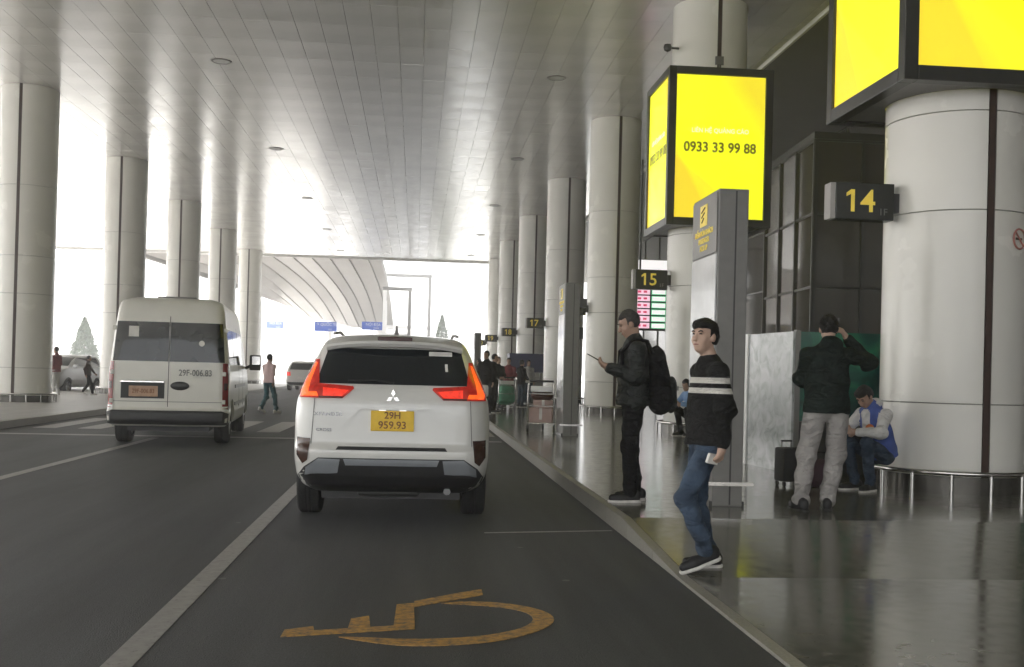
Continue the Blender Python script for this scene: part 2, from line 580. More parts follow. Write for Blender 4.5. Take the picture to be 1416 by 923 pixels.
def text_mesh(txt, size, ext=0.002, bold=0.0, align='CENTER', sx=1.0):
    cu = bpy.data.curves.new('t', 'FONT')
    cu.body = txt
    cu.size = size
    cu.extrude = ext
    cu.offset = bold
    cu.align_x = align
    cu.align_y = 'CENTER'
    cu.resolution_u = 3
    o = bpy.data.objects.new('t', cu)
    C.objects.link(o)
    dg = bpy.context.evaluated_depsgraph_get()
    me = bpy.data.meshes.new_from_object(o.evaluated_get(dg))
    bpy.data.objects.remove(o)
    bpy.data.curves.remove(cu)
    me.materials.clear()
    me.transform(Matrix.Scale(sx, 4, (1, 0, 0)))
    me.transform(Matrix.Rotation(R(90), 4, 'X'))     # upright, facing -Y
    return me


def lettering(name, txt, size, mat, parent, loc, rz=0.0, bold=0.0, sx=1.0, ext=0.002):
    return link(name, text_mesh(txt, size, ext, bold, sx=sx), mat, parent, loc, rz)


# ================================================================== SETTING
struct(link('ground', MB().box(-700, 700, -500, 1200, -0.6, -0.03).mesh('ground'), M['ground']))
struct(link('road', MB().box(-8.1, 1.8, -40, 400, -0.3, 0.0).mesh('road'), M['asphalt']))


def prof_slab(x0, x1, prof, bottom):
    """slab whose top follows prof [(y, z)] """
    mb = MB()
    n = len(prof)
    v = []
    for y, z in prof:
        v += [(x0, y, z), (x1, y, z), (x0, y, bottom), (x1, y, bottom)]
    f = []
    for i in range(n - 1):
        a, b = 4 * i, 4 * i + 4
        f += [(a, a + 1, b + 1, b), (a, b, b + 2, a + 2), (a + 1, a + 3, b + 3, b + 1), (a + 2, b + 2, b + 3, a + 3)]
    f += [(0, 2, 3, 1), (4 * n - 4, 4 * n - 3, 4 * n - 1, 4 * n - 2)]
    return mb.add(v, f)


PROF = [(-60, 0.02), (7.2, 0.02), (9.22, 0.15), (200, 0.15)]


def floor_z(y):
    return float(np.interp(y, [p[0] for p in PROF], [p[1] for p in PROF]))


struct(prof_slab(1.883, 30, PROF, -0.3).build('pavement', M['floor']))
kerb = struct(bpy.data.objects.new('kerb', None))
C.objects.link(kerb)
yy = -6.0
stone_cache = {}
while yy < 90:
    y1 = yy + 1.0
    g = 0.004
    ks = sorted(set([yy + g] + [p[0] for p in PROF if yy < p[0] < y1] + [y1 - g]))
    pr = [(k - yy, floor_z(k) - 0.002) for k in ks]
    key = tuple(round(a, 3) for p in pr for a in p)
    if key not in stone_cache:
        stone_cache[key] = prof_slab(1.803, 1.880, pr, -0.2).mesh('kerb_stone')
        stone_cache[key].materials.append(M['kerb'])
    link('kerb_stone', stone_cache[key], None, kerb, (0, yy, 0))
    yy = y1

struct(prof_slab(-17.0, -8.28, [(-60, 0.15), (120, 0.15)], -0.3).build('median', M['paving']))
lkerb = struct(bpy.data.objects.new('median_kerb', None))
C.objects.link(lkerb)
sm_ = prof_slab(-8.277, -8.103, [(0.004, 0.149), (0.996, 0.149)], -0.2).mesh('kerb_stone')
sm_.materials.append(M['kerb'])
for k in range(12, 92):
    link('kerb_stone', sm_, None, lkerb, (0, k, 0))

# --- markings
mk = struct(bpy.data.objects.new('road_markings', None))
C.objects.link(mk)
Z0, Z1 = 0.001, 0.004


def mark(name, poly, mat, parent=mk):
    return MB().prism(poly, Z0, Z1).build(name, mat, parent)


mark('lane_line', [(-1.375, -4), (-1.235, -4), (-1.235, 20.5), (-1.375, 20.5)], M['white_line'])
mark('lane_line', [(-4.81, -4), (-4.67, -4), (-4.67, 20.5), (-4.81, 20.5)], M['white_line'])
mark('stop_line', [(-8.0, 20.75), (1.72, 21.1), (1.72, 21.4), (-8.0, 21.05)], M['white_line'])
for k in range(11):
    x = -7.75 + 0.9 * k
    mark('crossing_stripe', [(x, 22.9), (x + 0.46, 22.9), (x + 0.46, 27.3), (x, 27.3)], M['white_line'])
mark('bay_line', [(0.62, 9.20), (1.76, 9.42), (1.76, 9.46), (0.62, 9.24)], M['white_line'])


# wheelchair symbol painted on the bay
sym = struct(bpy.data.objects.new('wheelchair_marking', None), 'worn orange wheelchair symbol painted on the asphalt')
C.objects.link(sym)


outer = [(-0.353, 3.966), (-0.239, 3.897), (-0.021, 3.804), (0.192, 3.792), (0.45, 3.829), (0.652, 3.935), (0.785, 4.064), (0.822, 4.183), (0.774, 4.313), (0.643, 4.427), (0.478, 4.50), (0.308, 4.521), (0.187, 4.495)]
inner = [(-0.350, 3.970), (-0.244, 3.955), (-0.023, 3.906), (0.197, 3.895), (0.422, 3.925), (0.606, 4.015), (0.690, 4.128), (0.693, 4.252), (0.611, 4.347), (0.47, 4.415), (0.305, 4.458), (0.19, 4.487)]


def dense(p, n):
    p = np.array(p)
    t = np.r_[0, np.cumsum(np.linalg.norm(np.diff(p, axis=0), axis=1))]
    u = np.linspace(0, t[-1], n)
    q = np.c_[np.interp(u, t, p[:, 0]), np.interp(u, t, p[:, 1])]
    for _ in range(3):
        q[1:-1] = 0.25 * q[:-2] + 0.5 * q[1:-1] + 0.25 * q[2:]
    return q


o_, i_ = dense([(x, ty(x, y)) for x, y in outer], 40), dense([(x, ty(x, y)) for x, y in inner], 40)
wm = MB()
wm.add([(x, y, z) for z in (Z0, Z1) for x, y in list(o_) + list(i_)], [q for k in range(39) for q in ((k, k + 1, 41 + k, 40 + k), (80 + k, 120 + k, 121 + k, 81 + k), (k, 80 + k, 81 + k, k + 1), (40 + k, 41 + k, 121 + k, 120 + k))])
wm.build('wheel_arc', M['yellow_line'], sym)
mark('foot_and_leg', [(x, ty(x, y)) for x, y in [(-0.645, 3.992), (0.032, 4.056), (0.032, 4.128), (-0.49, 4.078), (-0.502, 4.145), (-0.643, 4.10)]], M['yellow_line'], sym)
mark('knee_bar', [(x, ty(x, y)) for x, y in [(-0.318, 4.098), (-0.315, 4.25), (-0.22, 4.295), (-0.203, 4.110)]], M['yellow_line'], sym)
mark('torso_bar', [(x, ty(x, y)) for x, y in [(-0.080, 4.125), (-0.073, 4.486), (0.027, 4.509), (0.032, 4.130)]], M['yellow_line'], sym)
mark('arm_bar', [(x, ty(x, y)) for x, y in [(0.029, 4.43), (0.029, 4.545), (0.32, 4.702), (0.45, 4.76), (0.448, 4.637), (0.136, 4.487)]], M['yellow_line'], sym)


# ------------------------------------------------------------------ canopy ceiling
CZ = 9.37
ceil_ = struct(link('ceiling', MB().box(-43, 8.62, -16, 78.9, CZ + 0.05, CZ + 0.5).mesh('ceiling'), M['ceil_dark']))
PX, PY = 0.6, 1.5


def panel_verts(x, y, w, h, tx, ty, dish):
    g, c = 0.0008, 0.003
    x0, x1, y0, y1 = x - w / 2 + g, x + w / 2 - g, y - h / 2 + g, y + h / 2 - g

    def z(px, py):
        return CZ + (px - x) * tx + (py - y) * ty
    v = [(x0, y0, z(x0, y0) + 0.022), (x1, y0, z(x1, y0) + 0.022), (x1, y1, z(x1, y1) + 0.022), (x0, y1, z(x0, y1) + 0.022)]
    a, b, d, e = x0 + c, x1 - c, y0 + c, y1 - c
    v += [(a, d, z(a, d)), (b, d, z(b, d)), (b, e, z(b, e)), (a, e, z(a, e)), (x, y, CZ + dish)]
    f = [(0, 4, 5, 1), (1, 5, 6, 2), (2, 6, 7, 3), (3, 7, 4, 0), (4, 8, 5), (5, 8, 6), (6, 8, 7), (7, 8, 4)]
    return v, [tuple(reversed(q)) for q in f]


DOWN = [(x, y) for x in (-5.3, 3.6) for y in (29.1, 40.4, 51.9, 63.3, 74.6)]
ix0, ix1 = int(round(-42.8 / PX)), int(round(8.4 / PX))
rest = MB()
cnt = 0
jit = {}
variants = []
for k in range(24):
    v, f = panel_verts(0, 0, PX, PY, random.gauss(0, 0.0014), random.gauss(0, 0.0012), random.choice((1, 1, -1)) * random.uniform(0.0, 0.0010))
    vv = [(a, b, c - CZ) for a, b, c in v]
    me = MB().add(vv, f).mesh('ceiling_panel', fix=False)
    smooth(me)
    me.set_sharp_from_angle(angle=R(20))
    me.materials.append(M['ceil'])
    variants.append((me, vv, f))
cells = []
for j in range(int(-15.4 / PY), int(78.4 / PY)):
    for i in range(ix0, ix1 + 1):
        x, y = (i + 0.5) * PX, (j + 0.5) * PY
        if x > 8.35:
            continue
        inview = y > 22.6 and -0.37 * y - 1.6 < x
        cells.append((not inview, y, x))
cells.sort()
for k, (o_, y, x) in enumerate(cells):
    me, vv, f = variants[random.randrange(24)]
    if k < 300:
        link('ceiling_panel', me, None, ceil_, (x, y, CZ))
    else:
        rest.add([(a + x, b + y, c + CZ) for a, b, c in vv], f)
rm = rest.mesh('far_ceiling_panels', fix=False)
smooth(rm)
rm.set_sharp_from_angle(angle=R(20))
ro = link('far_ceiling_panels', rm, M['ceil'], ceil_)
ro['kind'] = 'stuff'
# edge fascia, trim along the terminal side and the grey soffit beyond it
MB().box(-43, 8.62, 78.92, 79.1, CZ - 0.12, CZ + 0.6).build('fascia', M['white_paint'], ceil_)
MB().box(8.63, 8.70, -16, 78.9, CZ - 0.05, CZ + 0.4).build('edge_trim', M['white_paint'], ceil_)
struct(MB().box(8.73, 26, -16, 95, CZ + 0.12, CZ + 0.5).build('soffit', M['soffit']))

d0 = thing('ceiling_downlight', 'round recessed downlight set in the metal canopy ceiling', 'downlight', (0, 0, CZ), 0, 'downlights in the canopy ceiling')
MB().lathe([(0.27, 0.02), (0.27, -0.012), (0.25, -0.018), (0.225, -0.014), (0.215, 0.0)], 28).build('trim_ring', M['grey_metal'], d0, True)
MB().lathe([(0.001, -0.008), (0.12, -0.012), (0.225, -0.004)], 24).build('lens', M['white_plastic'], d0, True)
for k, (x, y) in enumerate(DOWN):
    d = d0 if k == 0 else copy_tree(d0)
    d.location = (x, y, CZ)

# ------------------------------------------------------------------ columns
CR = 0.80
FLOOR = 0.15
tiers = [(0.0, 1.0), (1.0, 3.15), (3.15, 4.25), (4.25, 6.3), (6.3, CZ - FLOOR)]


def make_column():
    col = thing('column', '', 'column')
    ga = R(3.4)
    for z0, z1 in tiers:
        for h in (0, 1):
            a0 = -math.pi / 2 + h * math.pi + ga
            a1 = a0 + math.pi - 2 * ga
            g = 0.003
            mb = MB().lathe([(CR - 0.03, z0 + g), (CR, z0 + g + 0.004), (CR, z1 - g - 0.004), (CR - 0.03, z1 - g)], 36, a0=a0, a1=a1)
            mb.build('cladding_panel', M['clad'], col, True)
    MB().lathe([(CR - 0.035, 0.0), (CR - 0.035, CZ - FLOOR)], 48).build('core', M['joint'], col, True)
    for s in (-1, 1):
        MB().box(-0.036, 0.036, s * CR - 0.03 * (s > 0), s * CR + 0.03 * (s < 0), 0.0, CZ - FLOOR).build('slot_strip', M['slot'], col)
    ring = [(0.93 * math.cos(2 * math.pi * k / 64), 0.93 * math.sin(2 * math.pi * k / 64), 0.24) for k in range(64)]
    rail = MB().tube(ring, 0.026, 10, closed=True).build('guard_rail', M['steel'], col, True)
    for k in range(14):
        a = 2 * math.pi * (k + 0.5) / 14
        MB().tube([(0.93 * math.cos(a), 0.93 * math.sin(a), 0.0), (0.93 * math.cos(a), 0.93 * math.sin(a), 0.23)], 0.022, 10).build('rail_post', M['steel'], col, True)
    MB().lathe([(CR + 0.012, 0.0), (CR + 0.012, 0.19), (CR + 0.002, 0.195)], 64).build('skirting', M['skirt'], col, True)
    return col


proto = make_column()
RIGHT = [(6.27, 12.23), (6.17, 23.02), (6.12, 33.8), (6.07, 44.58), (5.92, 55.37), (5.76, 66.15), (5.78, 76.94)]
LEFT = [(-11.55, 22.44 + 10.784 * k) for k in range(6)]
rl = ['white round column with steel foot rail, carrying the 14 sign', 'white round column wrapped by the light box with the phone number, beside the 15 sign',
      'white round column behind the man in black with a backpack', 'white round column carrying the 17 sign'] + ['distant white round column with a small dark number sign behind the luggage trolleys'] * 3
used = False
for k, (x, y) in enumerate(RIGHT + LEFT):
    c = proto if k == 0 else copy_tree(proto)
    c.location = (x, y, FLOOR)
    if k < 7:
        tag(c, rl[k], 'column', 'columns along the terminal pavement')
    else:
        tag(c, 'tall white round column standing on the paved median left of the van', 'column', 'columns on the median')


# ------------------------------------------------------------------ gate signs on the columns
def gate_sign(x, y, num, label, group=None):
    t = thing('gate_sign', label, 'sign', (x, y, 3.22), 0, group, True)
    MB().box(0.012, 0.70, -0.1, 0.1, 0, 0.42, 0.008).build('housing', M['sign_face'], t)
    MB().box(-0.05, 0.010, -0.095, 0.095, 0.005, 0.415, 0.006).build('end_cap', M['swoop'], t)
    nu = lettering('numeral', num, 0.36, M['sign_yellow'], t, (0.30, -0.104, 0.20), bold=0.004)
    if num[0] == '1':
        x_, z_ = min(p.co.x for p in nu.data.vertices), max(p.co.z for p in nu.data.vertices)
        MB().add([(a, b, c) for b in (-0.002, 0.002) for a, c in ((x_ + 0.004, z_), (x_ + 0.004, z_ - 0.055), (x_ - 0.055, z_ - 0.085), (x_ - 0.055, z_ - 0.045))], [(0, 1, 2, 3), (4, 7, 6, 5), (0, 4, 5, 1), (1, 5, 6, 2), (2, 6, 7, 3), (3, 7, 4, 0)]).build('numeral_flag', M['sign_yellow'], nu)
    lettering('small_lettering', '1F', 0.11, M['grey_metal'], t, (0.57, -0.104, 0.09))
    MB().box(0.70, 0.85, -0.05, 0.05, 0.10, 0.32).build('bracket', M['dark_metal'], t)
    return t


for k, (x, y) in enumerate(RIGHT):
    n_ = str(14 + k)
    gate_sign(x - 1.56, y - 0.15, n_, {0: 'large dark sign with a yellow 14 beside the man with raised hand', 1: 'dark sign with a yellow 15 under the light box', 3: 'dark sign with a small 17 above the navy booth'}[k] if k in (0, 1, 3) else 'dark number sign partly hidden behind the grey pylon by the man in black' if k == 2 else 'small dark number sign on a distant terminal column', None if k < 4 else 'far gate signs')


# ------------------------------------------------------------------ advertising light boxes
def light_box(x, y, label, with_text, ox=0.0, oy=0.0, z0=4.50):
    hw, z1 = 1.10, z0 + 3.28
    t = thing('light_box', label, 'light box', (x, y, z0), 0, None, True)
    H = z1 - z0
    fr = 0.16
    mb = MB()
    for sx in (-1, 1):
        for sy in (-1, 1):
            mb.box(sx * hw - (fr if sx > 0 else 0), sx * hw + (0 if sx > 0 else fr), sy * hw - (fr if sy > 0 else 0), sy * hw + (0 if sy > 0 else fr), 0, H, 0.012)
    for zz in (0.0, H - fr):
        mb.box(-hw + fr, hw - fr, -hw, -hw + fr, zz, zz + fr, 0.01).box(-hw + fr, hw - fr, hw - fr, hw, zz, zz + fr, 0.01)
        mb.box(-hw, -hw + fr, -hw + fr, hw - fr, zz, zz + fr, 0.01).box(hw - fr, hw, -hw + fr, hw - fr, zz, zz + fr, 0.01)
    mb.build('frame', M['dark_metal'], t)
    for zz in (0.03, H - 0.05):
        ring = MB()
        n = 40
        v, f = [], []
        for k in range(n):
            a = 2 * math.pi * k / n
            cx, cy = math.cos(a), math.sin(a)
            q = (hw - 0.05) / max(abs(cx), abs(cy))
            ix, iy = ox + cx * 0.808, oy + cy * 0.808
            v += [(ix, iy, zz), (cx * q, cy * q, zz), (ix, iy, zz + 0.02), (cx * q, cy * q, zz + 0.02)]
            j = (k + 1) % n
            f += [(4 * k, 4 * j, 4 * j + 1, 4 * k + 1), (4 * k + 2, 4 * k + 3, 4 * j + 3, 4 * j + 2), (4 * k, 4 * k + 2, 4 * j + 2, 4 * j), (4 * k + 1, 4 * j + 1, 4 * j + 3, 4 * k + 3)]
        ring.add(v, f)
        ring.build('cover_plate', M['grey_metal'], t)
    for q in range(4):
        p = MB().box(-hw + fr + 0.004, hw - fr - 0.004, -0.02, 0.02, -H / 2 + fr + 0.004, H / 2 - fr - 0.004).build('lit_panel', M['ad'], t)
        a = q * math.pi / 2
        p.location = (math.sin(a) * (hw - 0.06), -math.cos(a) * (hw - 0.06), H / 2)
        p.rotation_euler[2] = a
        if with_text:
            for nm, tx, sz, mt, zz, bo in (('phone_number', '0933 33 99 88', 0.285, M['ad_text'], -0.02, 0.006), ('small_lettering', 'LIÊN HỆ QUẢNG CÁO', 0.13, M['ad_white'], 0.33, 0.001)):
                lettering(nm, tx, sz, mt, p, (0, -0.024, zz), 0, bo, 0.92)
    return t


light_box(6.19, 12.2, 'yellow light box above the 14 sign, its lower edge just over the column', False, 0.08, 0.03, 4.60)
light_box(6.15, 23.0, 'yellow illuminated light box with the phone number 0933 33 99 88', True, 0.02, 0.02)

# ------------------------------------------------------------------ terminal front: dark glazing
def glazed_wall(parent, p0, p1, z0, z1, cols, rows, skip=()):
    """panes and mullions from p0 to p1 (plan points); outer side is on the right of the run"""
    p0, p1 = Vector((*p0, 0)), Vector((*p1, 0))
    L = (p1 - p0).length
    a = math.atan2(p1.y - p0.y, p1.x - p0.x)
    cw, rh = L / cols, (z1 - z0) / rows
    pane = MB().box(0.03, cw - 0.03, 0.0, 0.02, 0.03, rh - 0.03).mesh('glass_pane')
    pane.materials.append(M['facade_glass'])
    for i in range(cols):
        for j in range(rows):
            o = link('glass_pane', pane, None, parent)
            q = p0 + (p1 - p0) * (i / cols)
            o.location = (q.x, q.y, z0 + j * rh)
            o.rotation_euler = (random.gauss(0, 0.003), 0, a + random.gauss(0, 0.004))
    for i in range(cols + 1):
        q = p0 + (p1 - p0) * (i / cols)
        MB().box(-0.035, 0.035, -0.05, 0.06, z0, z1).build('mullion', M['dark_metal'], parent, loc=(q.x, q.y, 0), rz=a)
    for j in range(rows + 1):
        MB().box(0, L, -0.03, 0.04, z0 + j * rh - 0.028, z0 + j * rh + 0.028).build('transom', M['dark_metal'], parent, loc=(p0.x, p0.y, 0), rz=a)


ves = thing('glass_vestibule', 'tall dark glass entrance lobby behind the 14 sign', 'vestibule', (0, 0, 0.15))
glazed_wall(ves, (9.15, 28.0), (8.92, 23.9), 0.0, 6.68, 3, 4)
glazed_wall(ves, (8.92, 23.9), (13.4, 23.9), 0.0, 6.68, 4, 4)
MB().prism([(8.87, 23.85), (13.4, 23.85), (13.4, 28.0), (9.11, 28.05)], 6.70, 6.86).build('roof', M['dark_metal'], ves)
MB().prism([(9.4, 24.4), (13.3, 24.4), (13.3, 27.9), (9.6, 27.9)], 0.0, 6.6).build('dark_core', M['dark_metal'], ves)

fac = thing('terminal_facade', 'long dark glazed terminal front beyond the round columns', 'building', (0, 0, 0.15))
glazed_wall(fac, (13.5, 79.0), (13.5, 3.0), 0.0, 9.3, 20, 4)
MB().box(13.7, 14.2, -60, 79, 0, 9.3).build('rear_wall', M['dark_metal'], fac)
MB().box(13.4, 13.7, -60, 2.96, 0, 9.3).build('plain_wall', M['grey_metal'], fac)
# bright clerestory above the flight board; a glowing sheet stands in for its light
cl = thing('glowing_window', 'bright white window above the flight board, built as a glowing sheet', 'window', (8.0, 28.2, 5.32))
MB().box(0, 2.4, 0, 0.08, 0, 0.52).build('window_glow', M['led_white'], cl)
MB().box(-0.04, 2.44, 0.082, 0.2, -0.04, 0.56).build('housing', M['grey_metal'], cl)
MB().box(0.5, 0.54, 0.1, 0.14, 0.56, CZ + 0.12 - 5.32).build('hanger', M['dark_metal'], cl)
MB().box(1.9, 1.94, 0.1, 0.14, 0.56, CZ + 0.12 - 5.32).build('hanger', M['dark_metal'], cl)

# flight information board
fb = thing('flight_board', 'glowing pink flight information board with green framed rows', 'display', (7.75, 27.0, 3.05))
MB().box(0, 2.6, 0, 0.22, 0, 1.62).build('housing', M['dark_metal'], fb)
for r_ in range(6):
    z = 0.08 + r_ * 0.25
    MB().box(0.06, 0.80, -0.012, -0.002, z, z + 0.2).build('text_cell', M['led'], fb)
    for k in range(3):
        MB().box(0.12 + 0.22 * k, 0.25 + 0.22 * k, -0.02, -0.013, z + 0.06, z + 0.14).build('dark_character', M['led_red'], fb)
    MB().box(0.86, 1.40, -0.012, -0.002, z, z + 0.2).build('status_cell', M['led_green'], fb)
    MB().box(0.885, 1.375, -0.02, -0.013, z + 0.022, z + 0.178).build('status_text', M['led_white'], fb)
    MB().box(1.46, 2.54, -0.012, -0.002, z, z + 0.2).build('text_cell', M['led'], fb)
for x in (0.4, 2.2):
    MB().box(x, x + 0.06, 0.08, 0.14, 1.62, CZ + 0.12 - 3.05).build('hanger', M['dark_metal'], fb)

# picture hoarding in front of the lobby
hd = thing('picture_hoarding', 'low hoarding with a pale aerial city picture and a dark green landscape picture', 'hoarding', (4.92, 9.2, 0.15))
side = math.atan2(1.45, -0.13)
MB().box(0, 1.45, -0.05, 0.03, 0.0, 1.85).build('pale_picture_panel', M['poster'], hd, rz=side)
MB().box(1.455, 1.65, -0.07, 0.05, 0.0, 1.86).build('end_post', M['white_plastic'], hd, rz=side)
MB().box(0.07, 3.5, 0.0, 0.08, 0.0, 0.68).build('dark_base_panel', M['dark_metal'], hd)
MB().box(0.07, 3.5, -0.01, 0.08, 0.685, 1.85).build('green_picture_panel', M['poster_green'], hd)
MB().box(0.0, 0.065, -0.03, 0.06, 0.0, 1.87).build('corner_post', M['grey_metal'], hd)
MB().box(0.30, 0.42, -0.018, -0.011, 1.0, 1.34).build('printed_mark', M['grey_metal'], hd)
for k in range(2):
    ring = [(0.36 + 0.035 * math.cos(2 * math.pi * t / 20), -0.02, 1.10 + 0.13 * k + 0.045 * math.sin(2 * math.pi * t / 20)) for t in range(20)]
    MB().tube(ring, 0.012, 6, closed=True).build('printed_ring', M['white_plastic'], hd)
for k in range(4):
    MB().box(0.47, 0.56, -0.018, -0.011, 1.0 + 0.085 * k, 1.06 + 0.085 * k).build('printed_bar', M['white_plastic'], hd)


# ------------------------------------------------------------------ grey information pylons along the kerb
def pylon(x, y, label, detail):
    t = thing('information_pylon', label, 'pylon', (x, y, FLOOR))
    W, D, H = 0.30, 0.95, 3.02
    MB().box(-W / 2 + 0.01, W / 2, 0, D, 0, H, 0.012).build('body', M['grey_metal'], t)
    MB().box(0.02, 0.035, -0.004, 0.001, 0.02, H - 0.02).build('groove', M['dark_metal'], t)
    xs = -W / 2 + 0.008
    MB().box(xs - 0.012, xs - 0.001, 0.03, D - 0.03, 0.5, H - 0.62).build('poster_glass', M['poster_white'], t)
    MB().box(xs - 0.010, xs - 0.001, 0.03, D - 0.03, H - 0.60, H - 0.03).build('header', M['grey_metal'], t)
    if detail:
        MB().box(xs - 0.016, xs - 0.011, 0.37, 0.62, H - 0.30, H - 0.09).build('emblem', M['sign_yellow'], t)
        for k in range(3):
            MB().tube([(xs - 0.019, 0.43 + 0.02 * k, H - 0.12 - 0.05 * k), (xs - 0.019, 0.56 - 0.01 * k, H - 0.16 - 0.05 * k)], 0.006, 6).build('emblem_mark', M['ink'], t)
        for k, tx in enumerate(('ĐIỂM ĐÓN KHÁCH', 'PASSENGER', 'PICK UP')):
            lettering('header_lettering', tx, 0.075, M['sign_yellow'], t, (xs - 0.013, 0.48, H - 0.37 - 0.075 * k), -math.pi / 2, 0.001)
    MB().box(-W / 2 - 0.05, W / 2 + 0.10, -0.03, -0.005, 0.20, 0.235).build('bumper_bar', M['steel'], t)
    MB().box(-W / 2 - 0.02, W / 2 + 0.02, 0.005, D + 0.02, 0, 0.05).build('plinth', M['dark_metal'], t)
    return t


pylon(2.97, 6.80, 'tall grey information pylon behind the man in the striped black sweater', True)
t = pylon(3.05, 14.6, 'tall grey information pylon between the loaded trolley and the man with a phone', True)
MB().box(0.15, 0.30, 0.1, 0.35, 2.55, 2.72).build('side_speaker', M['dark_metal'], t)
MB().box(0.15, 0.24, 0.1, 0.35, 1.92, 2.15).build('side_speaker', M['dark_metal'], t)
pylon(2.85, 35.0, 'distant grey information pylon above the waiting crowd', False)

# small fixtures on the columns
f1 = thing('security_camera', 'small black security camera beside the column top above the light box', 'camera', (5.15, 22.6, 8.35), 0, None, True)
MB().tube([(0, 0, 0), (0.42, 0.22, 0.05)], 0.025, 8).build('arm', M['dark_metal'], f1)
MB().lathe([(0.001, -0.10), (0.07, -0.07), (0.09, 0), (0.07, 0.06), (0.001, 0.07)], 16).build('dome', M['dark_metal'], f1, True)
f2 = thing('junction_box', 'small grey box on the brown strip just above the light box', 'junction box', (6.17, 22.21, 7.80), 0, None, True)
MB().box(-0.09, 0.09, -0.02, 0.045, 0.12, 0.30, 0.01).build('case', M['grey_metal'], f2)
MB().tube([(0, 0.02, 0.0), (0, 0.02, 0.12)], 0.02, 8).build('conduit', M['grey_metal'], f2)
ns = thing('no_smoking_sticker', 'small round red no smoking sticker on the white column', 'sticker', (6.27 + 0.803 * math.sin(R(28)), 12.23 - 0.803 * math.cos(R(28)), 3.0), R(28), None, True)
rg = [(0.11 * math.cos(2 * math.pi * k / 28), -0.012, 0.11 * math.sin(2 * math.pi * k / 28)) for k in range(28)]
MB().tube(rg, 0.011, 6, closed=True).build('ring', M['red'], ns)
MB().tube([(-0.075, -0.012, 0.075), (0.075, -0.012, -0.075)], 0.009, 6).build('bar', M['red'], ns)
MB().box(-0.06, 0.05, -0.012, -0.004, -0.012, 0.012).build('cigarette', M['ink'], ns)

# ------------------------------------------------------------------ far swooping ramp soffit
SW = [[(-20.2, 58, 9.05), (-12.05, 62.0, 6.78), (-12.49, 68.0, 7.03), (-12.8, 75.0, 7.32), (-12.33, 84.0, 7.18)],
      [(-20.4, 58, 9.35), (-12.06, 62.0, 7.12), (-12.34, 68.0, 7.19), (-12.64, 75.0, 7.24), (-12.4, 84.0, 7.13)],
      [(-19.0, 58, 9.65), (-12.08, 62.0, 7.87), (-12.07, 68.0, 7.65), (-12.16, 75.0, 7.42), (-12.0, 84.0, 6.99)],
      [(-15.5, 58, 9.75), (-12.1, 62.0, 8.62), (-11.79, 68.0, 8.03), (-11.52, 75.0, 7.37), (-11.05, 84.0, 6.48)],
      [(-13.5, 58, 10.1), (-12.12, 62.0, 9.5), (-10.78, 68.0, 8.44), (-10.23, 75.0, 7.58), (-9.96, 84.0, 6.5)],
      [(-12.2, 58, 10.4), (-11.14, 62.0, 9.89), (-9.62, 68.0, 8.87), (-8.94, 75.0, 7.79), (-8.6, 84.0, 6.2)],
      [(-10.6, 58, 10.5), (-9.68, 62.0, 9.95), (-8.74, 68.0, 9.13), (-7.97, 75.0, 8.15), (-7.29, 84.0, 5.85)],
      [(-9.0, 58, 10.6), (-8.21, 62.0, 9.94), (-7.26, 68.0, 8.9), (-6.65, 75.0, 7.9), (-6.1, 84.0, 5.75)],
      [(-7.4, 58, 10.6), (-6.87, 62.0, 10.0), (-6.38, 68.0, 9.22), (-5.75, 75.0, 8.1), (-5.17, 84.0, 5.7)],
      [(-5.9, 58, 10.6), (-5.38, 62.0, 10.0), (-4.89, 68.0, 9.13), (-4.52, 75.0, 8.12), (-4.16, 84.0, 5.7)],
      [(-4.3, 58, 10.6), (-3.89, 62.0, 10.06), (-3.55, 68.0, 9.34), (-3.19, 75.0, 7.9), (-3.14, 84.0, 5.7)],
      [(-3.2, 58, 10.6), (-2.93, 62.0, 10.17), (-2.78, 68.0, 9.6), (-2.63, 75.0, 8.4), (-2.49, 84.0, 5.7)]]


def curve_pts(p, n=24):
    p = np.array(p)
    t = np.arange(len(p))
    u = np.linspace(0, len(p) - 1, n)
    q = np.c_[[np.interp(u, t, p[:, k]) for k in range(3)]].T
    for _ in range(10):
        q[1:-1] = 0.25 * q[:-2] + 0.5 * q[1:-1] + 0.25 * q[2:]
    return q


sw = thing('ramp_canopy', 'pale swooping ribbed ramp soffit beyond the far end of the canopy', 'canopy', (-8, 70, 0))
cv = [curve_pts([(x, ty(x, y), z) for x, y, z in p]) - np.array(sw.location) for p in SW]
back_mb = MB()
for k in range(len(cv) - 1):
    a, b = cv[k], cv[k + 1]
    d = b - a
    a2, b2 = a + d * 0.06, b - d * 0.06
    n = len(a)
    th = np.array([0, 0, 0.12])
    v = [tuple(p) for p in np.concatenate([a2, b2, a2 + th, b2 + th])]
    f = []
    for i in range(n - 1):
        f += [(i, n + i, n + i + 1, i + 1), (2 * n + i, 2 * n + i + 1, 3 * n + i + 1, 3 * n + i), (i, i + 1, 2 * n + i + 1, 2 * n + i), (n + i, 3 * n + i, 3 * n + i + 1, n + i + 1)]
    f += [(0, 2 * n, 3 * n, n), (n - 1, 2 * n - 1, 4 * n - 1, 3 * n - 1)]
    MB().add(v, f).build('soffit_panel', M['swoop'], sw, True)
    v = [tuple(p) for p in np.concatenate([a + th, b + th, a + th * 4, b + th * 4])]
    MB().add(v, f).build('deck', M['grey_metal'], sw)
# concrete piers carry the ramp
for x, y, h in ((-9.5, 84.5, 6.2), (-4.0, 84.5, 5.8), (-14.0, 70.0, 7.0)):
    MB().lathe([(0.45, 0), (0.4, h * 0.8), (0.8, h)], 20).build('pier', M['white_paint'], sw, True, loc=(x + 8, ty(x, y) - ty(-8, 70), 0))

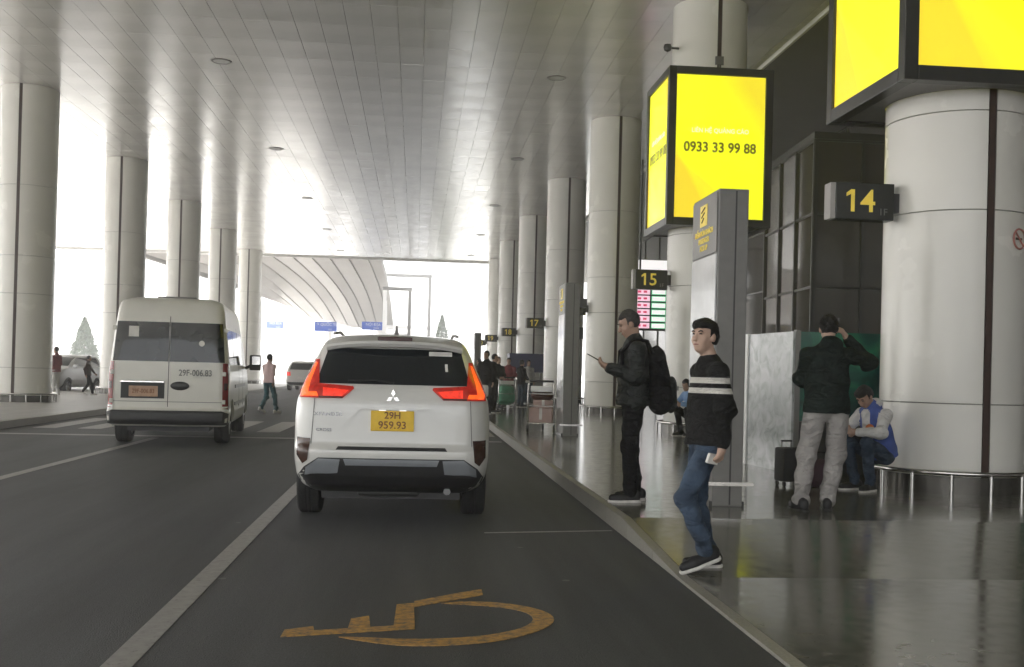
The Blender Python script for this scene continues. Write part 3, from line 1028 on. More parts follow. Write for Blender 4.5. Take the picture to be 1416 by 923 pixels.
# white portal frames and far road signs
for k, (x0, x1, y, h, lb) in enumerate(((-3.2, 1.35, 75.0, 10.7, 'tall white portal frame beyond the canopy end'), (-3.0, -0.5, 68.0, 8.65, 'smaller white portal frame beside the swooping soffit'))):
    t = thing('portal_frame', lb, 'frame', (x0, y, 0))
    MB().box(0, 0.3, 0, 0.3, 0, h - 0.3).build('post', M['white_paint'], t)
    MB().box(x1 - x0 - 0.3, x1 - x0, 0, 0.3, 0, h - 0.3).build('post', M['grey_metal'], t)
    MB().box(-0.05, x1 - x0 + 0.05, -0.02, 0.32, h - 0.298, h).build('beam', M['grey_metal'], t)
    MB().box(0.3, x1 - x0 - 0.3, 0.1, 0.2, h * 0.5, h * 0.53).build('tie', M['white_paint'], t)
for k, (x0, x1, z0, z1, lb) in enumerate(((-13.3, -11.8, 4.75, 5.4, 'pale blue road sign seen past the van mirror'), (-9.07, -7.1, 4.64, 5.49, 'blue direction sign left of the white car roof beyond the canopy'), (-4.91, -3.08, 4.9, 5.63, 'blue direction sign above the white car roof beyond the canopy'))):
    t = thing('road_sign', lb, 'road sign', (x0, 88.0 if k == 0 else 70.0, 0))
    sc_ = 88 / 70 if k == 0 else 1.0
    w = (x1 - x0) * sc_
    t.location.x = x0 * sc_
    za, zb = (z0 - 1.37) * sc_ + 1.37, (z1 - 1.37) * sc_ + 1.37
    MB().box(0, w, 0, 0.06, za, zb, 0.02).build('panel', M['blue_sign'], t)
    lettering('lettering', '↑ QUỐC TẾ' if k == 1 else 'NỘI ĐỊA', 0.34, M['white_plastic'], t, (w * 0.55, -0.004, zb - 0.25))
    lettering('lettering', 'INT' if k == 1 else 'DOM', 0.2, M['white_plastic'], t, (w * 0.7, -0.004, za + 0.16))
    MB().tube([(w / 2, 0.12, 0), (w / 2, 0.12, zb)], 0.06, 10).build('post', M['white_paint'], t)

# far white parapet with dark slits on the right
pr_ = thing('slatted_parapet', 'far white wall with a row of dark upright slits behind the trolleys', 'wall', (6.6, 74, 0))
pa = math.atan2(-19.2, 1.1)
MB().box(-0.5, 21.0, 0.0, 0.3, 0.0, 4.2).build('wall', M['white_paint'], pr_, rz=pa)
for k in range(14):
    MB().box(0.3 + 1.35 * k, 0.3 + 1.35 * k + (0.88 if k % 4 else 0.55), -0.05, -0.002, 2.55, 3.25).build('slit', M['dark_metal'], pr_, rz=pa)

# navy booth
nb_ = thing('navy_booth', 'navy blue service booth beyond the waiting crowd', 'booth', (4.26, 34.0, FLOOR))
MB().box(0, 1.55, 0, 1.2, 0, 0.9, 0.02).build('counter', M['grey_metal'], nb_)
MB().box(-0.04, 1.6, -0.04, 1.24, 1.25, 2.1, 0.02).build('fascia', M['navy'], nb_)
for x in (0.02, 1.48):
    for y in (0.02, 1.12):
        MB().box(x, x + 0.06, y, y + 0.06, 0.9, 1.25).build('post', M['grey_metal'], nb_)


# ================================================================== VEHICLES
class Body:
    """car body lofted from horizontal slices: (z, half width, rear y, front y)"""

    def __init__(s, table, rc=0.16, rcf=0.35, sag=0.05, levels=90, sm=2):
        t = np.array(table, float)
        s.z = np.linspace(t[0, 0], t[-1, 0], levels)
        s.p = np.c_[[np.interp(s.z, t[:, 0], t[:, k]) for k in (1, 2, 3)]].T
        for _ in range(sm):
            s.p[1:-1] = 0.25 * s.p[:-2] + 0.5 * s.p[1:-1] + 0.25 * s.p[2:]
        s.rc, s.rcf, s.sag = rc, rcf, sag

    def at(s, z):
        return [float(np.interp(z, s.z, s.p[:, k])) for k in range(3)]

    def end_y(s, x, hw, y, rc, d):
        ax = min(abs(x), hw)
        e = s.sag * (ax / hw) ** 2
        k = ax - (hw - rc)
        if k > 0:
            e += rc - math.sqrt(max(0.0, rc * rc - k * k))
        return y + d * e

    def rear(s, x, z):
        hw, yr, yf = s.at(z)
        return s.end_y(x, hw, yr, min(s.rc, hw * 0.5), 1)

    def front(s, x, z):
        hw, yr, yf = s.at(z)
        return s.end_y(x, hw, yf, min(s.rcf, hw * 0.5), -1)

    def side(s, y, z):
        hw, yr, yf = s.at(z)
        return hw

    def mesh(s, wells=(), nx=22, ny=16):
        v, f = [], []
        xs = np.sin(np.linspace(-math.pi / 2, math.pi / 2, nx))
        for i, z in enumerate(s.z):
            hw, yr, yf = s.p[i]
            loop = [(x * hw, s.end_y(x * hw, hw, yr, min(s.rc, hw * 0.5), 1)) for x in xs]
            a = loop[-1][1]
            fr = [(x * hw, s.end_y(x * hw, hw, yf, min(s.rcf, hw * 0.5), -1)) for x in xs[::-1]]
            b = fr[0][1]
            loop += [(hw, a + (b - a) * k / ny) for k in range(1, ny)]
            loop += fr
            loop += [(-hw, b + (a - b) * k / ny) for k in range(1, ny)]
            v += [(x, y, z) for x, y in loop]
        n = len(v) // len(s.z)
        for i in range(len(s.z) - 1):
            for k in range(n):
                k2 = (k + 1) % n
                f.append((i * n + k, i * n + k2, (i + 1) * n + k2, (i + 1) * n + k))
        f.append(tuple(reversed(range(n))))
        f.append(tuple((len(s.z) - 1) * n + k for k in range(n)))
        mb = MB().add(v, f)
        me = mb.mesh('body')
        if wells:
            o = link('tmp_body', me)
            wb = MB()
            for (y, z, r) in wells:
                for sx in (-1, 1):
                    c = len(wb.v)
                    ring = []
                    for x in (sx * 0.55, sx * 1.4):
                        for k in range(28):
                            an = 2 * math.pi * k / 28
                            wb.v.append((x, y + r * math.cos(an), z + r * math.sin(an)))
                    for k in range(28):
                        k2 = (k + 1) % 28
                        wb.f.append((c + k, c + k2, c + 28 + k2, c + 28 + k))
                    wb.f.append(tuple(c + k for k in reversed(range(28))))
                    wb.f.append(tuple(c + 28 + k for k in range(28)))
            w = link('tmp_wells', wb.mesh('wells'))
            md = o.modifiers.new('b', 'BOOLEAN')
            md.operation = 'DIFFERENCE'
            md.object = w
            md.solver = 'EXACT'
            dg = bpy.context.evaluated_depsgraph_get()
            me2 = bpy.data.meshes.new_from_object(o.evaluated_get(dg))
            bpy.data.objects.remove(o)
            bpy.data.objects.remove(w)
            me = me2
        smooth(me)
        me.set_sharp_from_angle(angle=R(50))
        return me

    def patch(s, poly, t=0.004, face='rear', nx=16, nz=14, deep=0.012):
        """raised plate following the body: poly is a list of (u, z) with one interval per height"""
        zs = sorted(set([p[1] for p in poly]))
        z0, z1 = zs[0], zs[-1]
        rows = sorted(set(list(np.linspace(z0, z1, nz)) + zs + [z_ + 1e-4 for z_ in zs[:-1]]))
        top, bot = [], []
        kept = 0
        for z in rows:
            q = min(max(z, z0 + 1e-5), z1 - 1e-5)
            xs = []
            for i in range(len(poly)):
                (xa, za), (xb, zb) = poly[i], poly[(i + 1) % len(poly)]
                if (za <= q < zb) or (zb <= q < za):
                    xs.append(xa + (xb - xa) * (q - za) / (zb - za))
            if len(xs) < 2:
                continue
            kept += 1
            a, b = min(xs), max(xs)
            for k in range(nx + 1):
                u = a + (b - a) * k / nx
                top.append(s.pt(u, z, t, face))
                bot.append(s.pt(u, z, -deep, face))
        n = nx + 1
        N = len(top)
        f = []
        for i in range(kept - 1):
            for k in range(nx):
                f.append((i * n + k, i * n + k + 1, (i + 1) * n + k + 1, (i + 1) * n + k))
            for k in (0, nx):
                f.append((i * n + k, (i + 1) * n + k, N + (i + 1) * n + k, N + i * n + k))
        for k in range(nx):
            for i in (0, kept - 1):
                f.append((i * n + k, i * n + k + 1, N + i * n + k + 1, N + i * n + k))
        return MB().add(top + bot, f)

    def pt(s, u, z, t, face):
        if face == 'rear':
            return (u, s.rear(u, z) - t, z)
        if face == 'front':
            return (u, s.front(u, z) + t, z)
        sx = 1 if face == 'right' else -1
        return (sx * (s.side(u, z) + t), u, z)


def mirror(poly):
    return [(-x, z) for x, z in poly]


def wheel(parent, x, y, r=0.33, w=0.21, side=1):
    t = MB().lathe([(r * 0.62, -w / 2), (r * 0.92, -w / 2), (r * 0.985, -w * 0.42), (r, -w * 0.3), (r, -w * 0.12), (r - 0.008, -w * 0.10), (r - 0.008, -w * 0.06), (r, -w * 0.04),
                    (r, w * 0.04), (r - 0.008, w * 0.06), (r - 0.008, w * 0.10), (r, w * 0.12), (r, w * 0.3), (r * 0.985, w * 0.42), (r * 0.92, w / 2), (r * 0.62, w / 2)], 40, 'x')
    wh = thing('wheel', '', 'x', (x, y, r), 0, None, True)
    for k_ in ('label', 'category'):
        del wh[k_]
    wh.parent = parent
    t.build('tyre', M['rubber'], wh, True)
    rm_ = MB().lathe([(r * 0.63, -w / 2 + 0.01), (r * 0.60, 0), (r * 0.63, w / 2 - 0.01)], 36, 'x')
    for k in range(5):
        a = 2 * math.pi * k / 5
        rm_.tube([(side * w * 0.36, 0, 0), (side * w * 0.40, r * 0.6 * math.cos(a), r * 0.6 * math.sin(a))], [0.035, 0.028], 8)
    rm_.build('rim', M['rim'], wh, True)
    return wh


# ---- white MPV ahead
XB = Body([(0.26, .72, .26, 4.15), (0.32, .80, .12, 4.3), (0.42, .848, .03, 4.40), (0.55, .866, .0, 4.45), (0.66, .872, .0, 4.45), (0.70, .874, .035, 4.44), (0.82, .876, .045, 4.42), (0.95, .874, .055, 4.36),
           (1.05, .866, .065, 4.2), (1.10, .856, .075, 3.6), (1.20, .825, .10, 3.32), (1.26, .805, .135, 3.2), (1.40, .745, .23, 2.9), (1.53, .69, .31, 2.6), (1.60, .655, .35, 2.4), (1.655, .60, .42, 2.2), (1.69, .49, .6, 1.9), (1.70, .36, .85, 1.6)], rc=0.20, sag=0.045)
car = thing('white_car', 'white MPV with lit red tail lights and a yellow plate, halted ahead', 'car', (-0.19, 9.6, 0), 0, None, True)
CW = M['car_white']
link('body', XB.mesh([(0.84, 0.34, 0.39), (3.55, 0.34, 0.39)]), CW, car)
gl = XB.patch([(-0.685, 1.235), (0.685, 1.235), (0.60, 1.555), (-0.60, 1.555)], 0.006).build('rear_window', M['glass'], car, True)
XB.patch([(0.31, 1.50), (0.52, 1.50), (0.52, 1.54), (0.31, 1.54)], 0.0085, nx=4, nz=3).build('window_sticker', M['paper'], gl)
XB.patch([(0.46, 1.36), (0.485, 1.36), (0.48, 1.43), (0.455, 1.43)], 0.0085, nx=2, nz=3).build('painted_glint', M['paper'], gl)  # pale sliver laid on the pane as a painted glint
MB().tube([(0.0, XB.rear(0, 1.25) - 0.02, 1.248), (-0.16, XB.rear(.16, 1.27) - 0.022, 1.272), (-0.40, XB.rear(.40, 1.265) - 0.02, 1.262)], 0.008, 8).build('rear_wiper', M['black_plastic'], car, True)
# spoiler
sp = MB()
n = 24
v, f = [], []
for k in range(n + 1):
    x = -0.615 + 1.23 * k / n
    q = abs(x) / 0.615
    zt = 1.685 - 0.055 * q ** 2.2
    zb = 1.575 - 0.045 * q ** 3
    yb = 0.22 + 0.10 * q ** 2
    v += [(x, yb, zb + 0.028), (x, yb + 0.01, zb + 0.052), (x, yb + 0.22, zt), (x, yb + 0.50, zt + 0.012), (x, yb + 0.20, zb - 0.02), (x, yb + 0.02, zb)]
for k in range(n):
    for j in range(6):
        j2 = (j + 1) % 6
        f.append((6 * k + j, 6 * k + j2, 6 * k + 6 + j2, 6 * k + 6 + j))
f += [tuple(range(6)), tuple(6 * n + j for j in reversed(range(6)))]
spo = sp.add(v, f).build('spoiler', CW, car, True)
MB().box(-0.155, 0.155, 0.226, 0.26, 1.628, 1.662, 0.006).build('brake_light_strip', M['lamp_dark'], spo)
fin = MB().add([(-0.025, 0.95, 1.69), (0.025, 0.95, 1.69), (0.02, 1.15, 1.69), (-0.02, 1.15, 1.69), (-0.006, 0.97, 1.80), (0.006, 0.97, 1.80), (0.004, 1.01, 1.795), (-0.004, 1.01, 1.795)],
               [(0, 1, 2, 3), (4, 7, 6, 5), (0, 4, 5, 1), (1, 5, 6, 2), (2, 6, 7, 3), (3, 7, 4, 0)])
fin.build('antenna_fin', M['grey_metal'], car)
# tail lights: dark housing, glowing L and bar
LH = [(-.835, 1.105), (-.445, 1.105), (-.345, 1.195), (-.355, 1.215), (-.655, 1.235), (-.675, 1.45), (-.715, 1.45), (-.80, 1.26), (-.842, 1.16)]
for sgn, P in ((1, LH), (-1, mirror(LH))):
    hl = XB.patch(P, 0.012, nx=22, nz=26).build('tail_light', M['lamp_housing'], car, True)
    bar = [(-.62, 1.125), (-.45, 1.125), (-.39, 1.18), (-.62, 1.20)]
    el = [(-.815, 1.12), (-.76, 1.12), (-.735, 1.26), (-.69, 1.42), (-.71, 1.42), (-.775, 1.27), (-.825, 1.16)]
    ft = [(-.76, 1.122), (-.66, 1.122), (-.675, 1.16), (-.752, 1.16)]
    dk = [(-.655, 1.107), (-.45, 1.107), (-.43, 1.122), (-.655, 1.122)]
    for P2, mt, nm, tt in ((bar, M['lamp_red'], 'light_bar', .016), (el, M['lamp_amber'], 'light_blade', .017), (ft, M['lamp_amber'], 'light_foot', .0165), (dk, M['lamp_dark'], 'lens_edge', .0155)):
        XB.patch(P2 if sgn > 0 else mirror(P2), tt, nx=12, nz=12).build(nm, mt, hl, True)
    rf = [(-.838, .70), (-.838, .60), (-.78, .525), (-.735, .56), (-.715, .75), (-.838, .755)]
    XB.patch(rf if sgn > 0 else mirror(rf), 0.006, nx=12, nz=10).build('corner_reflector', M['reflector'], car, True)
# tailgate: shut lines, number plate recess
XB.patch([(-.49, .655), (.49, .655), (.47, .685), (-.47, .685)], 0.002, nx=24, nz=3).build('bumper_slot', M['black_plastic'], car)
for sx in (-1, 1):
    XB.patch([(sx * .705, .70), (sx * .712, .70), (sx * .692, 1.1), (sx * .685, 1.1)], 0.0015, nx=1, nz=10).build('shut_line', M['grey_metal'], car)
    XB.patch([(sx * .28, 1.01), (sx * .30, 1.018), (sx * .47, .855), (sx * .452, .845)] if sx > 0 else [(-.30, 1.018), (-.28, 1.01), (-.452, .845), (-.47, .855)], 0.008, nx=3, nz=8).build('recess_edge', CW, car, True)
XB.patch([(-.30, 1.012), (.30, 1.012), (.31, 1.032), (-.31, 1.032)], 0.03, nx=16, nz=3).build('plate_garnish', CW, car, True)
pl = MB().box(-.19, .19, -0.014, 0.006, .825, 1.005, 0.006).build('number_plate', M['plate'], car, loc=(0, XB.rear(0, .9) - 0.008, 0))
lettering('plate_lettering', '29H', 0.085, M['brown_ink'], pl, (0, -0.016, .962), 0, 0.001)
lettering('plate_lettering', '959.93', 0.092, M['brown_ink'], pl, (0, -0.016, .876), 0, 0.001)
for sx in (-.09, .09):
    MB().box(sx - .03, sx + .03, XB.rear(0, 1.0) - 0.028, XB.rear(0, 1.0) - 0.004, 1.004, 1.012).build('plate_lamp', M['led_white'], car)
em = thing('emblem', '', 'x', (0, XB.rear(0, 1.14) - 0.006, 1.125), 0, None, True)
for k_ in ('label', 'category'):
    del em[k_]
em.parent = car
for k in range(3):
    a = math.pi / 2 + k * 2 * math.pi / 3
    c_, s_ = math.cos(a), math.sin(a)
    Lr, Wd = 0.068, 0.020
    pts = [(0.003 * c_, 0.003 * s_), (Lr / 2 * c_ - Wd * s_, Lr / 2 * s_ + Wd * c_), (Lr * c_, Lr * s_), (Lr / 2 * c_ + Wd * s_, Lr / 2 * s_ - Wd * c_)]
    MB().add([(x, y, z) for y in (-0.010, 0.004) for x, z in pts], [(0, 1, 2, 3), (4, 7, 6, 5), (0, 4, 5, 1), (1, 5, 6, 2), (2, 6, 7, 3), (3, 7, 4, 0)]).build('diamond', M['chrome'], em)
for tx, zz, sz, xx in (('XPANDER', .965, .044, -.565), ('CROSS', .825, .036, -.60)):
    lettering('badge_lettering', tx, sz, M['chrome'], car, (xx, XB.rear(xx, zz) - 0.006, zz), R(-3.5), 0.0008, 1.25, 0.003)
# lower bumper
SKP = [(-.70, .265), (.70, .265), (.80, .33), (.825, .42), (.765, .50), (.64, .585), (-.64, .585), (-.765, .50), (-.825, .42), (-.80, .33)]
XB.patch(SKP, 0.006, nx=30, nz=10).build('lower_bumper', M['black_plastic'], car, True)
for P in ([(-.40, .52), (.40, .52), (.42, .575), (-.42, .575)], [(-.76, .425), (-.47, .45), (-.45, .57), (-.64, .575), (-.75, .495)], [(.76, .425), (.47, .45), (.45, .57), (.64, .575), (.75, .495)]):
    XB.patch(P, 0.014, nx=18, nz=8).build('skid_plate', M['skid'], car, True)
for P in ([(-.66, .585), (.66, .585), (.65, .605), (-.65, .605)],):
    XB.patch(P, 0.010, nx=26, nz=3).build('bumper_lip', CW, car, True)
MB().box(-.62, .62, .30, 4.0, .20, .30).build('underbody', M['black_plastic'], car)
MB().tube([(-.7, .84, .33), (.7, .84, .33)], 0.05, 10).build('rear_axle', M['black_plastic'], car, True)
MB().tube([(.50, .16, .285), (.50, .9, .29)], 0.032, 12).build('exhaust_pipe', M['chrome'], car, True)
MB().box(-.30, .25, .25, .6, .22, .34, 0.03).build('silencer', M['dark_metal'], car)
for sx in (-1, 1):
    for y in (.84, 3.55):
        wheel(car, sx * .765, y, .335, .215, sx)
    f_ = 'right' if sx > 0 else 'left'
    XB.patch([(.62, 1.20), (3.0, 1.20), (2.55, 1.53), (.75, 1.50)], 0.005, f_, nx=20, nz=10).build('side_window', M['glass'], car, True)
    m_ = MB().box(sx * .93 - .11, sx * .93 + .11, 2.92, 3.02, 1.08, 1.22, 0.03).build('door_mirror', CW, car, True)
    MB().box(sx * .78, sx * .86, 2.93, 3.0, 1.09, 1.13).build('mirror_arm', M['black_plastic'], m_)
    MB().tube([(sx * .585, .85, 1.70), (sx * .56, 1.3, 1.725), (sx * .56, 2.0, 1.70)], 0.014, 8).build('roof_rail', M['grey_metal'], car, True)

# ---- cream minibus
VB = Body([(0.33, .97, .10, 5.35), (0.40, 1.03, .0, 5.5), (0.58, 1.05, .0, 5.55), (0.62, 1.035, .05, 5.55), (0.9, 1.04, .055, 5.5), (1.2, 1.035, .065, 5.25), (1.42, 1.015, .08, 4.9), (1.8, .975, .115, 4.45), (2.1, .942, .145, 4.1),
           (2.3, .918, .17, 3.9), (2.42, .885, .20, 3.75), (2.50, .82, .28, 3.6), (2.53, .66, .5, 3.4)], rc=0.14, sag=0.03)
van = thing('minibus', 'cream white minibus with dark rear windows seen from behind', 'minibus', (-4.10, 18.5, 0), R(5.0), None, True)
van.scale = (0.945, 1, 0.985)
VW = M['van_white']
link('body', VB.mesh([(1.0, .36, .43), (4.6, .36, .43)]), VW, van)
for sx in (-1, 1):
    P = [(sx * .012, 1.43), (sx * .955, 1.43), (sx * .905, 2.10), (sx * .012, 2.10)]
    rw = VB.patch(P, 0.006, nx=14, nz=14).build('rear_window', M['van_glass'], van, True)
    tl = [(sx * .935, .62), (sx * 1.035, .62), (sx * 1.015, 1.42), (sx * .925, 1.42)]
    t2 = VB.patch(tl, 0.012, nx=8, nz=14).build('tail_light', M['lamp_off'], van, True)
    VB.patch([(sx * .925, .60), (sx * 1.03, .60), (sx * 1.03, .68), (sx * .925, .68)], 0.016, nx=6, nz=3).build('reversing_lens', M['white_plastic'], t2, True)
    VB.patch([(sx * .955, .96), (sx * 1.015, .96), (sx * 1.012, 1.08), (sx * .955, 1.08)], 0.016, nx=6, nz=3).build('lens_band', M['lamp_red'] if False else M['lamp_dark'], t2, True)
    for z in (.72, 1.2, 1.95):
        MB().box(sx * .955 - .03, sx * .955 + .03, VB.rear(.93, z) - .02, VB.rear(.93, z) + .03, z, z + .07, .008).build('door_hinge', VW, van)
VB.patch([(-.006, .66), (.006, .66), (.006, 2.2), (-.006, 2.2)], 0.002, nx=1, nz=20).build('door_gap', M['black_plastic'], van)
VB.patch([(-.93, .742), (.93, .742), (.93, .752), (-.93, .752)], 0.003, nx=20, nz=2).build('trim_line', M['grey_metal'], van)
# a paper stuck on the pane and a pale round patch painted as a glint
VB.patch([(-.70, 1.84), (-.53, 1.84), (-.53, 2.02), (-.70, 2.02)], 0.0085, nx=4, nz=4).build('paper_notice', M['paper'], van)
for x0, x1, z0, z1, mt in ((.50, .60, 1.70, 1.80, 'paper'),):
    VB.patch([((x0 + x1) / 2 + (x1 - x0) / 2 * math.cos(a_) , (z0 + z1) / 2 + (z1 - z0) / 2 * math.sin(a_)) for a_ in [2 * math.pi * k_ / 14 + .1 for k_ in range(14)]], 0.0068, nx=6, nz=8, deep=.002).build('seat_headrest' if mt == 'leaf' else 'painted_glint', M['olive'] if mt == 'leaf' else M['paper'], van)
VB.patch([(-.80, .80), (-.06, .80), (-.06, 1.06), (-.80, 1.06)], 0.004, nx=12, nz=6).build('plate_recess', M['black_plastic'], van)
vp = MB().box(-.66, -.17, -.02, .0, .83, 1.01, .006).build('number_plate', M['plate_old'], van, loc=(0, VB.rear(.3, .9) - .006, 0))
lettering('plate_lettering', '29F-006.83', 0.10, M['brown_ink'], vp, (-.415, -.022, .92), 0, .001, 0.85)
MB().box(-.80, -.06, VB.rear(.3, 1.06) - .035, VB.rear(.3, 1.06), 1.062, 1.10, .01).build('plate_garnish', M['chrome'], van)
lettering('door_lettering', '29F-006.83', 0.15, M['grey_ink'], van, (.46, VB.rear(.75, 1.24) - .016, 1.24), 0, .002, 0.85)
ov = MB()
ov.lathe([(.001, -.014), (.10, -.012), (.12, -.004), (.12, .006)], 28, 'y')
ob = ov.build('badge', M['dark_metal'], van, True, loc=(.20, VB.rear(.2, 1.02) - .004, 1.02))
ob.scale = (1.35, 1, .62)
hb = MB().box(.03, .10, -.03, .0, 1.0, 1.04, .008).build('door_handle', M['black_plastic'], van, loc=(.26, VB.rear(.2, 1.02) + .0, 0))
VB.patch([(.80, .80), (.88, .80), (.88, .84), (.80, .84)], .004, nx=3, nz=2).build('small_label', M['paper'], van)
VB.patch([(-1.03, .36), (1.03, .36), (1.045, .56), (.93, .60), (-.93, .60), (-1.045, .56)], .03, nx=24, nz=8).build('rear_bumper', M['black_plastic'], van, True)
MB().box(-.35, .35, .9, 1.9, 2.50, 2.585, .03).build('roof_air_unit', M['grey_metal'], van, True)
MB().box(-.70, .70, .25, 5.0, .24, .36).build('underbody', M['black_plastic'], van)
MB().tube([(-.8, 1.0, .36), (.8, 1.0, .36)], .06, 10).build('rear_axle', M['black_plastic'], van, True)
for sx in (-1, 1):
    for y in (1.0, 4.6):
        wheel(van, sx * .87, y, .355, .26, sx)
    f_ = 'right' if sx > 0 else 'left'
    for y0, y1 in ((.35, 1.35), (1.42, 2.45), (2.52, 3.45)):
        VB.patch([(y0, 1.40), (y1, 1.40), (y1, 2.02), (y0, 2.02)], .005, f_, nx=8, nz=8).build('side_window', M['glass'], van, True)
    for z in (.66, .98):
        VB.patch([(1.45, z), (4.1, z), (4.1, z + .06), (1.45, z + .06)], .014, f_, nx=8, nz=3).build('side_moulding', M['grey_metal'], van)
    for y in (2.48, 3.5):
        VB.patch([(y, .45), (y + .012, .45), (y + .012, 2.1), (y, 2.1)], .002, f_, nx=1, nz=12).build('door_gap', M['black_plastic'], van)
    mi = MB().box(sx * 1.24 - .12, sx * 1.24 + .12, 4.18, 4.30, 1.30, 1.62, .03).build('door_mirror', M['black_plastic'], van, True)
    MB().box(sx * 1.26 - .085, sx * 1.26 + .085, 4.172, 4.179, 1.42, 1.59).build('mirror_glass', M['chrome'], mi)
    MB().tube([(sx * 1.03, 4.3, 1.34), (sx * 1.2, 4.26, 1.42)], .03, 8).build('mirror_arm', M['black_plastic'], mi)


# ---- distant cars
def far_car(x, y, rz, paint, label, front=False, suv=0.0, lit=False):
    B = Body([(0.28, .74, .2, 4.0), (0.40, .86, .03, 4.25), (0.60, .90, .0, 4.32), (0.85, .90, .04, 4.25), (0.98 + suv, .88, .06, 3.9), (1.04 + suv, .86, .08, 3.25), (1.3 + suv, .76, .22, 2.8), (1.5 + suv, .66, .40, 2.3), (1.56 + suv, .5, .65, 2.0)], levels=50)
    t = thing('far_car', label, 'car', (x, y, 0), rz)
    link('body', B.mesh([(.80, .33, .38), (3.4, .33, .38)]), paint, t)
    B.patch([(-.66, 1.06 + suv), (.66, 1.06 + suv), (.58, 1.44 + suv), (-.58, 1.44 + suv)], .006).build('rear_window', M['glass'], t, True)
    B.patch([(-.70, 1.08 + suv), (.70, 1.08 + suv), (.60, 1.45 + suv), (-.60, 1.45 + suv)], .006, 'front').build('windscreen', M['glass'], t, True)
    for sx in (-1, 1):
        P = [(sx * .60, .86), (sx * .86, .86), (sx * .85, 1.0 + suv * .5), (sx * .62, 1.0 + suv * .5)]
        B.patch(P, .01, nx=8, nz=5).build('tail_light', M['lamp_red'] if lit else M['lamp_off'], t, True)
        P = [(sx * .52, .66), (sx * .84, .70), (sx * .84, .80), (sx * .52, .80)]
        B.patch(P, .01, 'front', nx=8, nz=5).build('headlight', M['white_plastic'], t, True)
        f_ = 'right' if sx > 0 else 'left'
        B.patch([(.5, 1.06 + suv), (2.9, 1.06 + suv), (2.4, 1.42 + suv), (.65, 1.42 + suv)], .005, f_, nx=14, nz=6).build('side_window', M['glass'], t, True)
        for yy_ in (.80, 3.4):
            wheel(t, sx * .78, yy_, .33, .21, sx)
        MB().box(sx * .98 - .1, sx * .98 + .1, 2.95, 3.05, 1.0 + suv, 1.14 + suv, .03).build('door_mirror', paint, t, True)
    B.patch([(-.5, .56), (.5, .56), (.5, .76), (-.5, .76)], .01, 'front', nx=8, nz=4).build('grille', M['black_plastic'], t, True)
    B.patch([(-.80, .34), (.80, .34), (.84, .50), (-.84, .50)], .01, nx=16, nz=5).build('rear_bumper', M['black_plastic'], t, True)
    B.patch([(-.80, .34), (.80, .34), (.84, .50), (-.84, .50)], .01, 'front', nx=16, nz=5).build('front_bumper', M['black_plastic'], t, True)
    MB().box(-.19, .19, B.rear(0, .75) - .02, B.rear(0, .75), .68, .82).build('number_plate', M['paper'], t)
    return t


far_car(-6.6, 45.5, R(-4), M['car_white'], 'small white car far down the road past the walking pedestrian', suv=0.16, lit=True)
far_car(-7.1, 60.0, R(-2), M['car_silver'], 'taller grey car just beyond the small white car', suv=0.65)
far_car(-14.6, 36.6, R(170), M['car_silver'], 'silver car with dark windscreen parked beyond the median column', suv=0.10)


# ================================================================== PEOPLE
def V3(*a):
    return np.array(a, float)


def cap(a, b, ra, rb, mat=0, flat=None):
    """tapered capsule a-b; flat=(axis, ratio) squeezes the section along that axis"""
    a, b = np.array(a, float), np.array(b, float)
    ax, ratio = (np.array(flat[0], float), flat[1]) if flat else (None, 1.0)
    d = b - a
    L2 = max(1e-9, d @ d)

    def fn(p):
        q = p - a
        t = np.clip((q @ d) / L2, 0, 1)
        w = q - t[..., None] * d
        if ax is not None:
            k = w @ ax
            w = w + (k * (1 / ratio - 1))[..., None] * ax
        return (np.sqrt((w * w).sum(-1)) - (ra + (rb - ra) * t)) * (ratio if ax is not None and ratio < 1 else 1.0)
    m = max(ra, rb) + 0.045
    return fn, np.minimum(a, b) - m, np.maximum(a, b) + m, mat


def ell(c, r, mat=0, rot=None):
    c, r = np.array(c, float), np.array(r, float)
    Rm = np.eye(3) if rot is None else np.array(rot)

    def fn(p):
        q = (p - c) @ Rm
        k = np.sqrt(((q / r) ** 2).sum(-1))
        k2 = np.sqrt(((q / (r * r)) ** 2).sum(-1))
        return k * (k - 1) / np.maximum(k2, 1e-6)
    m = r.max() + 0.045
    return fn, c - m, c + m, mat


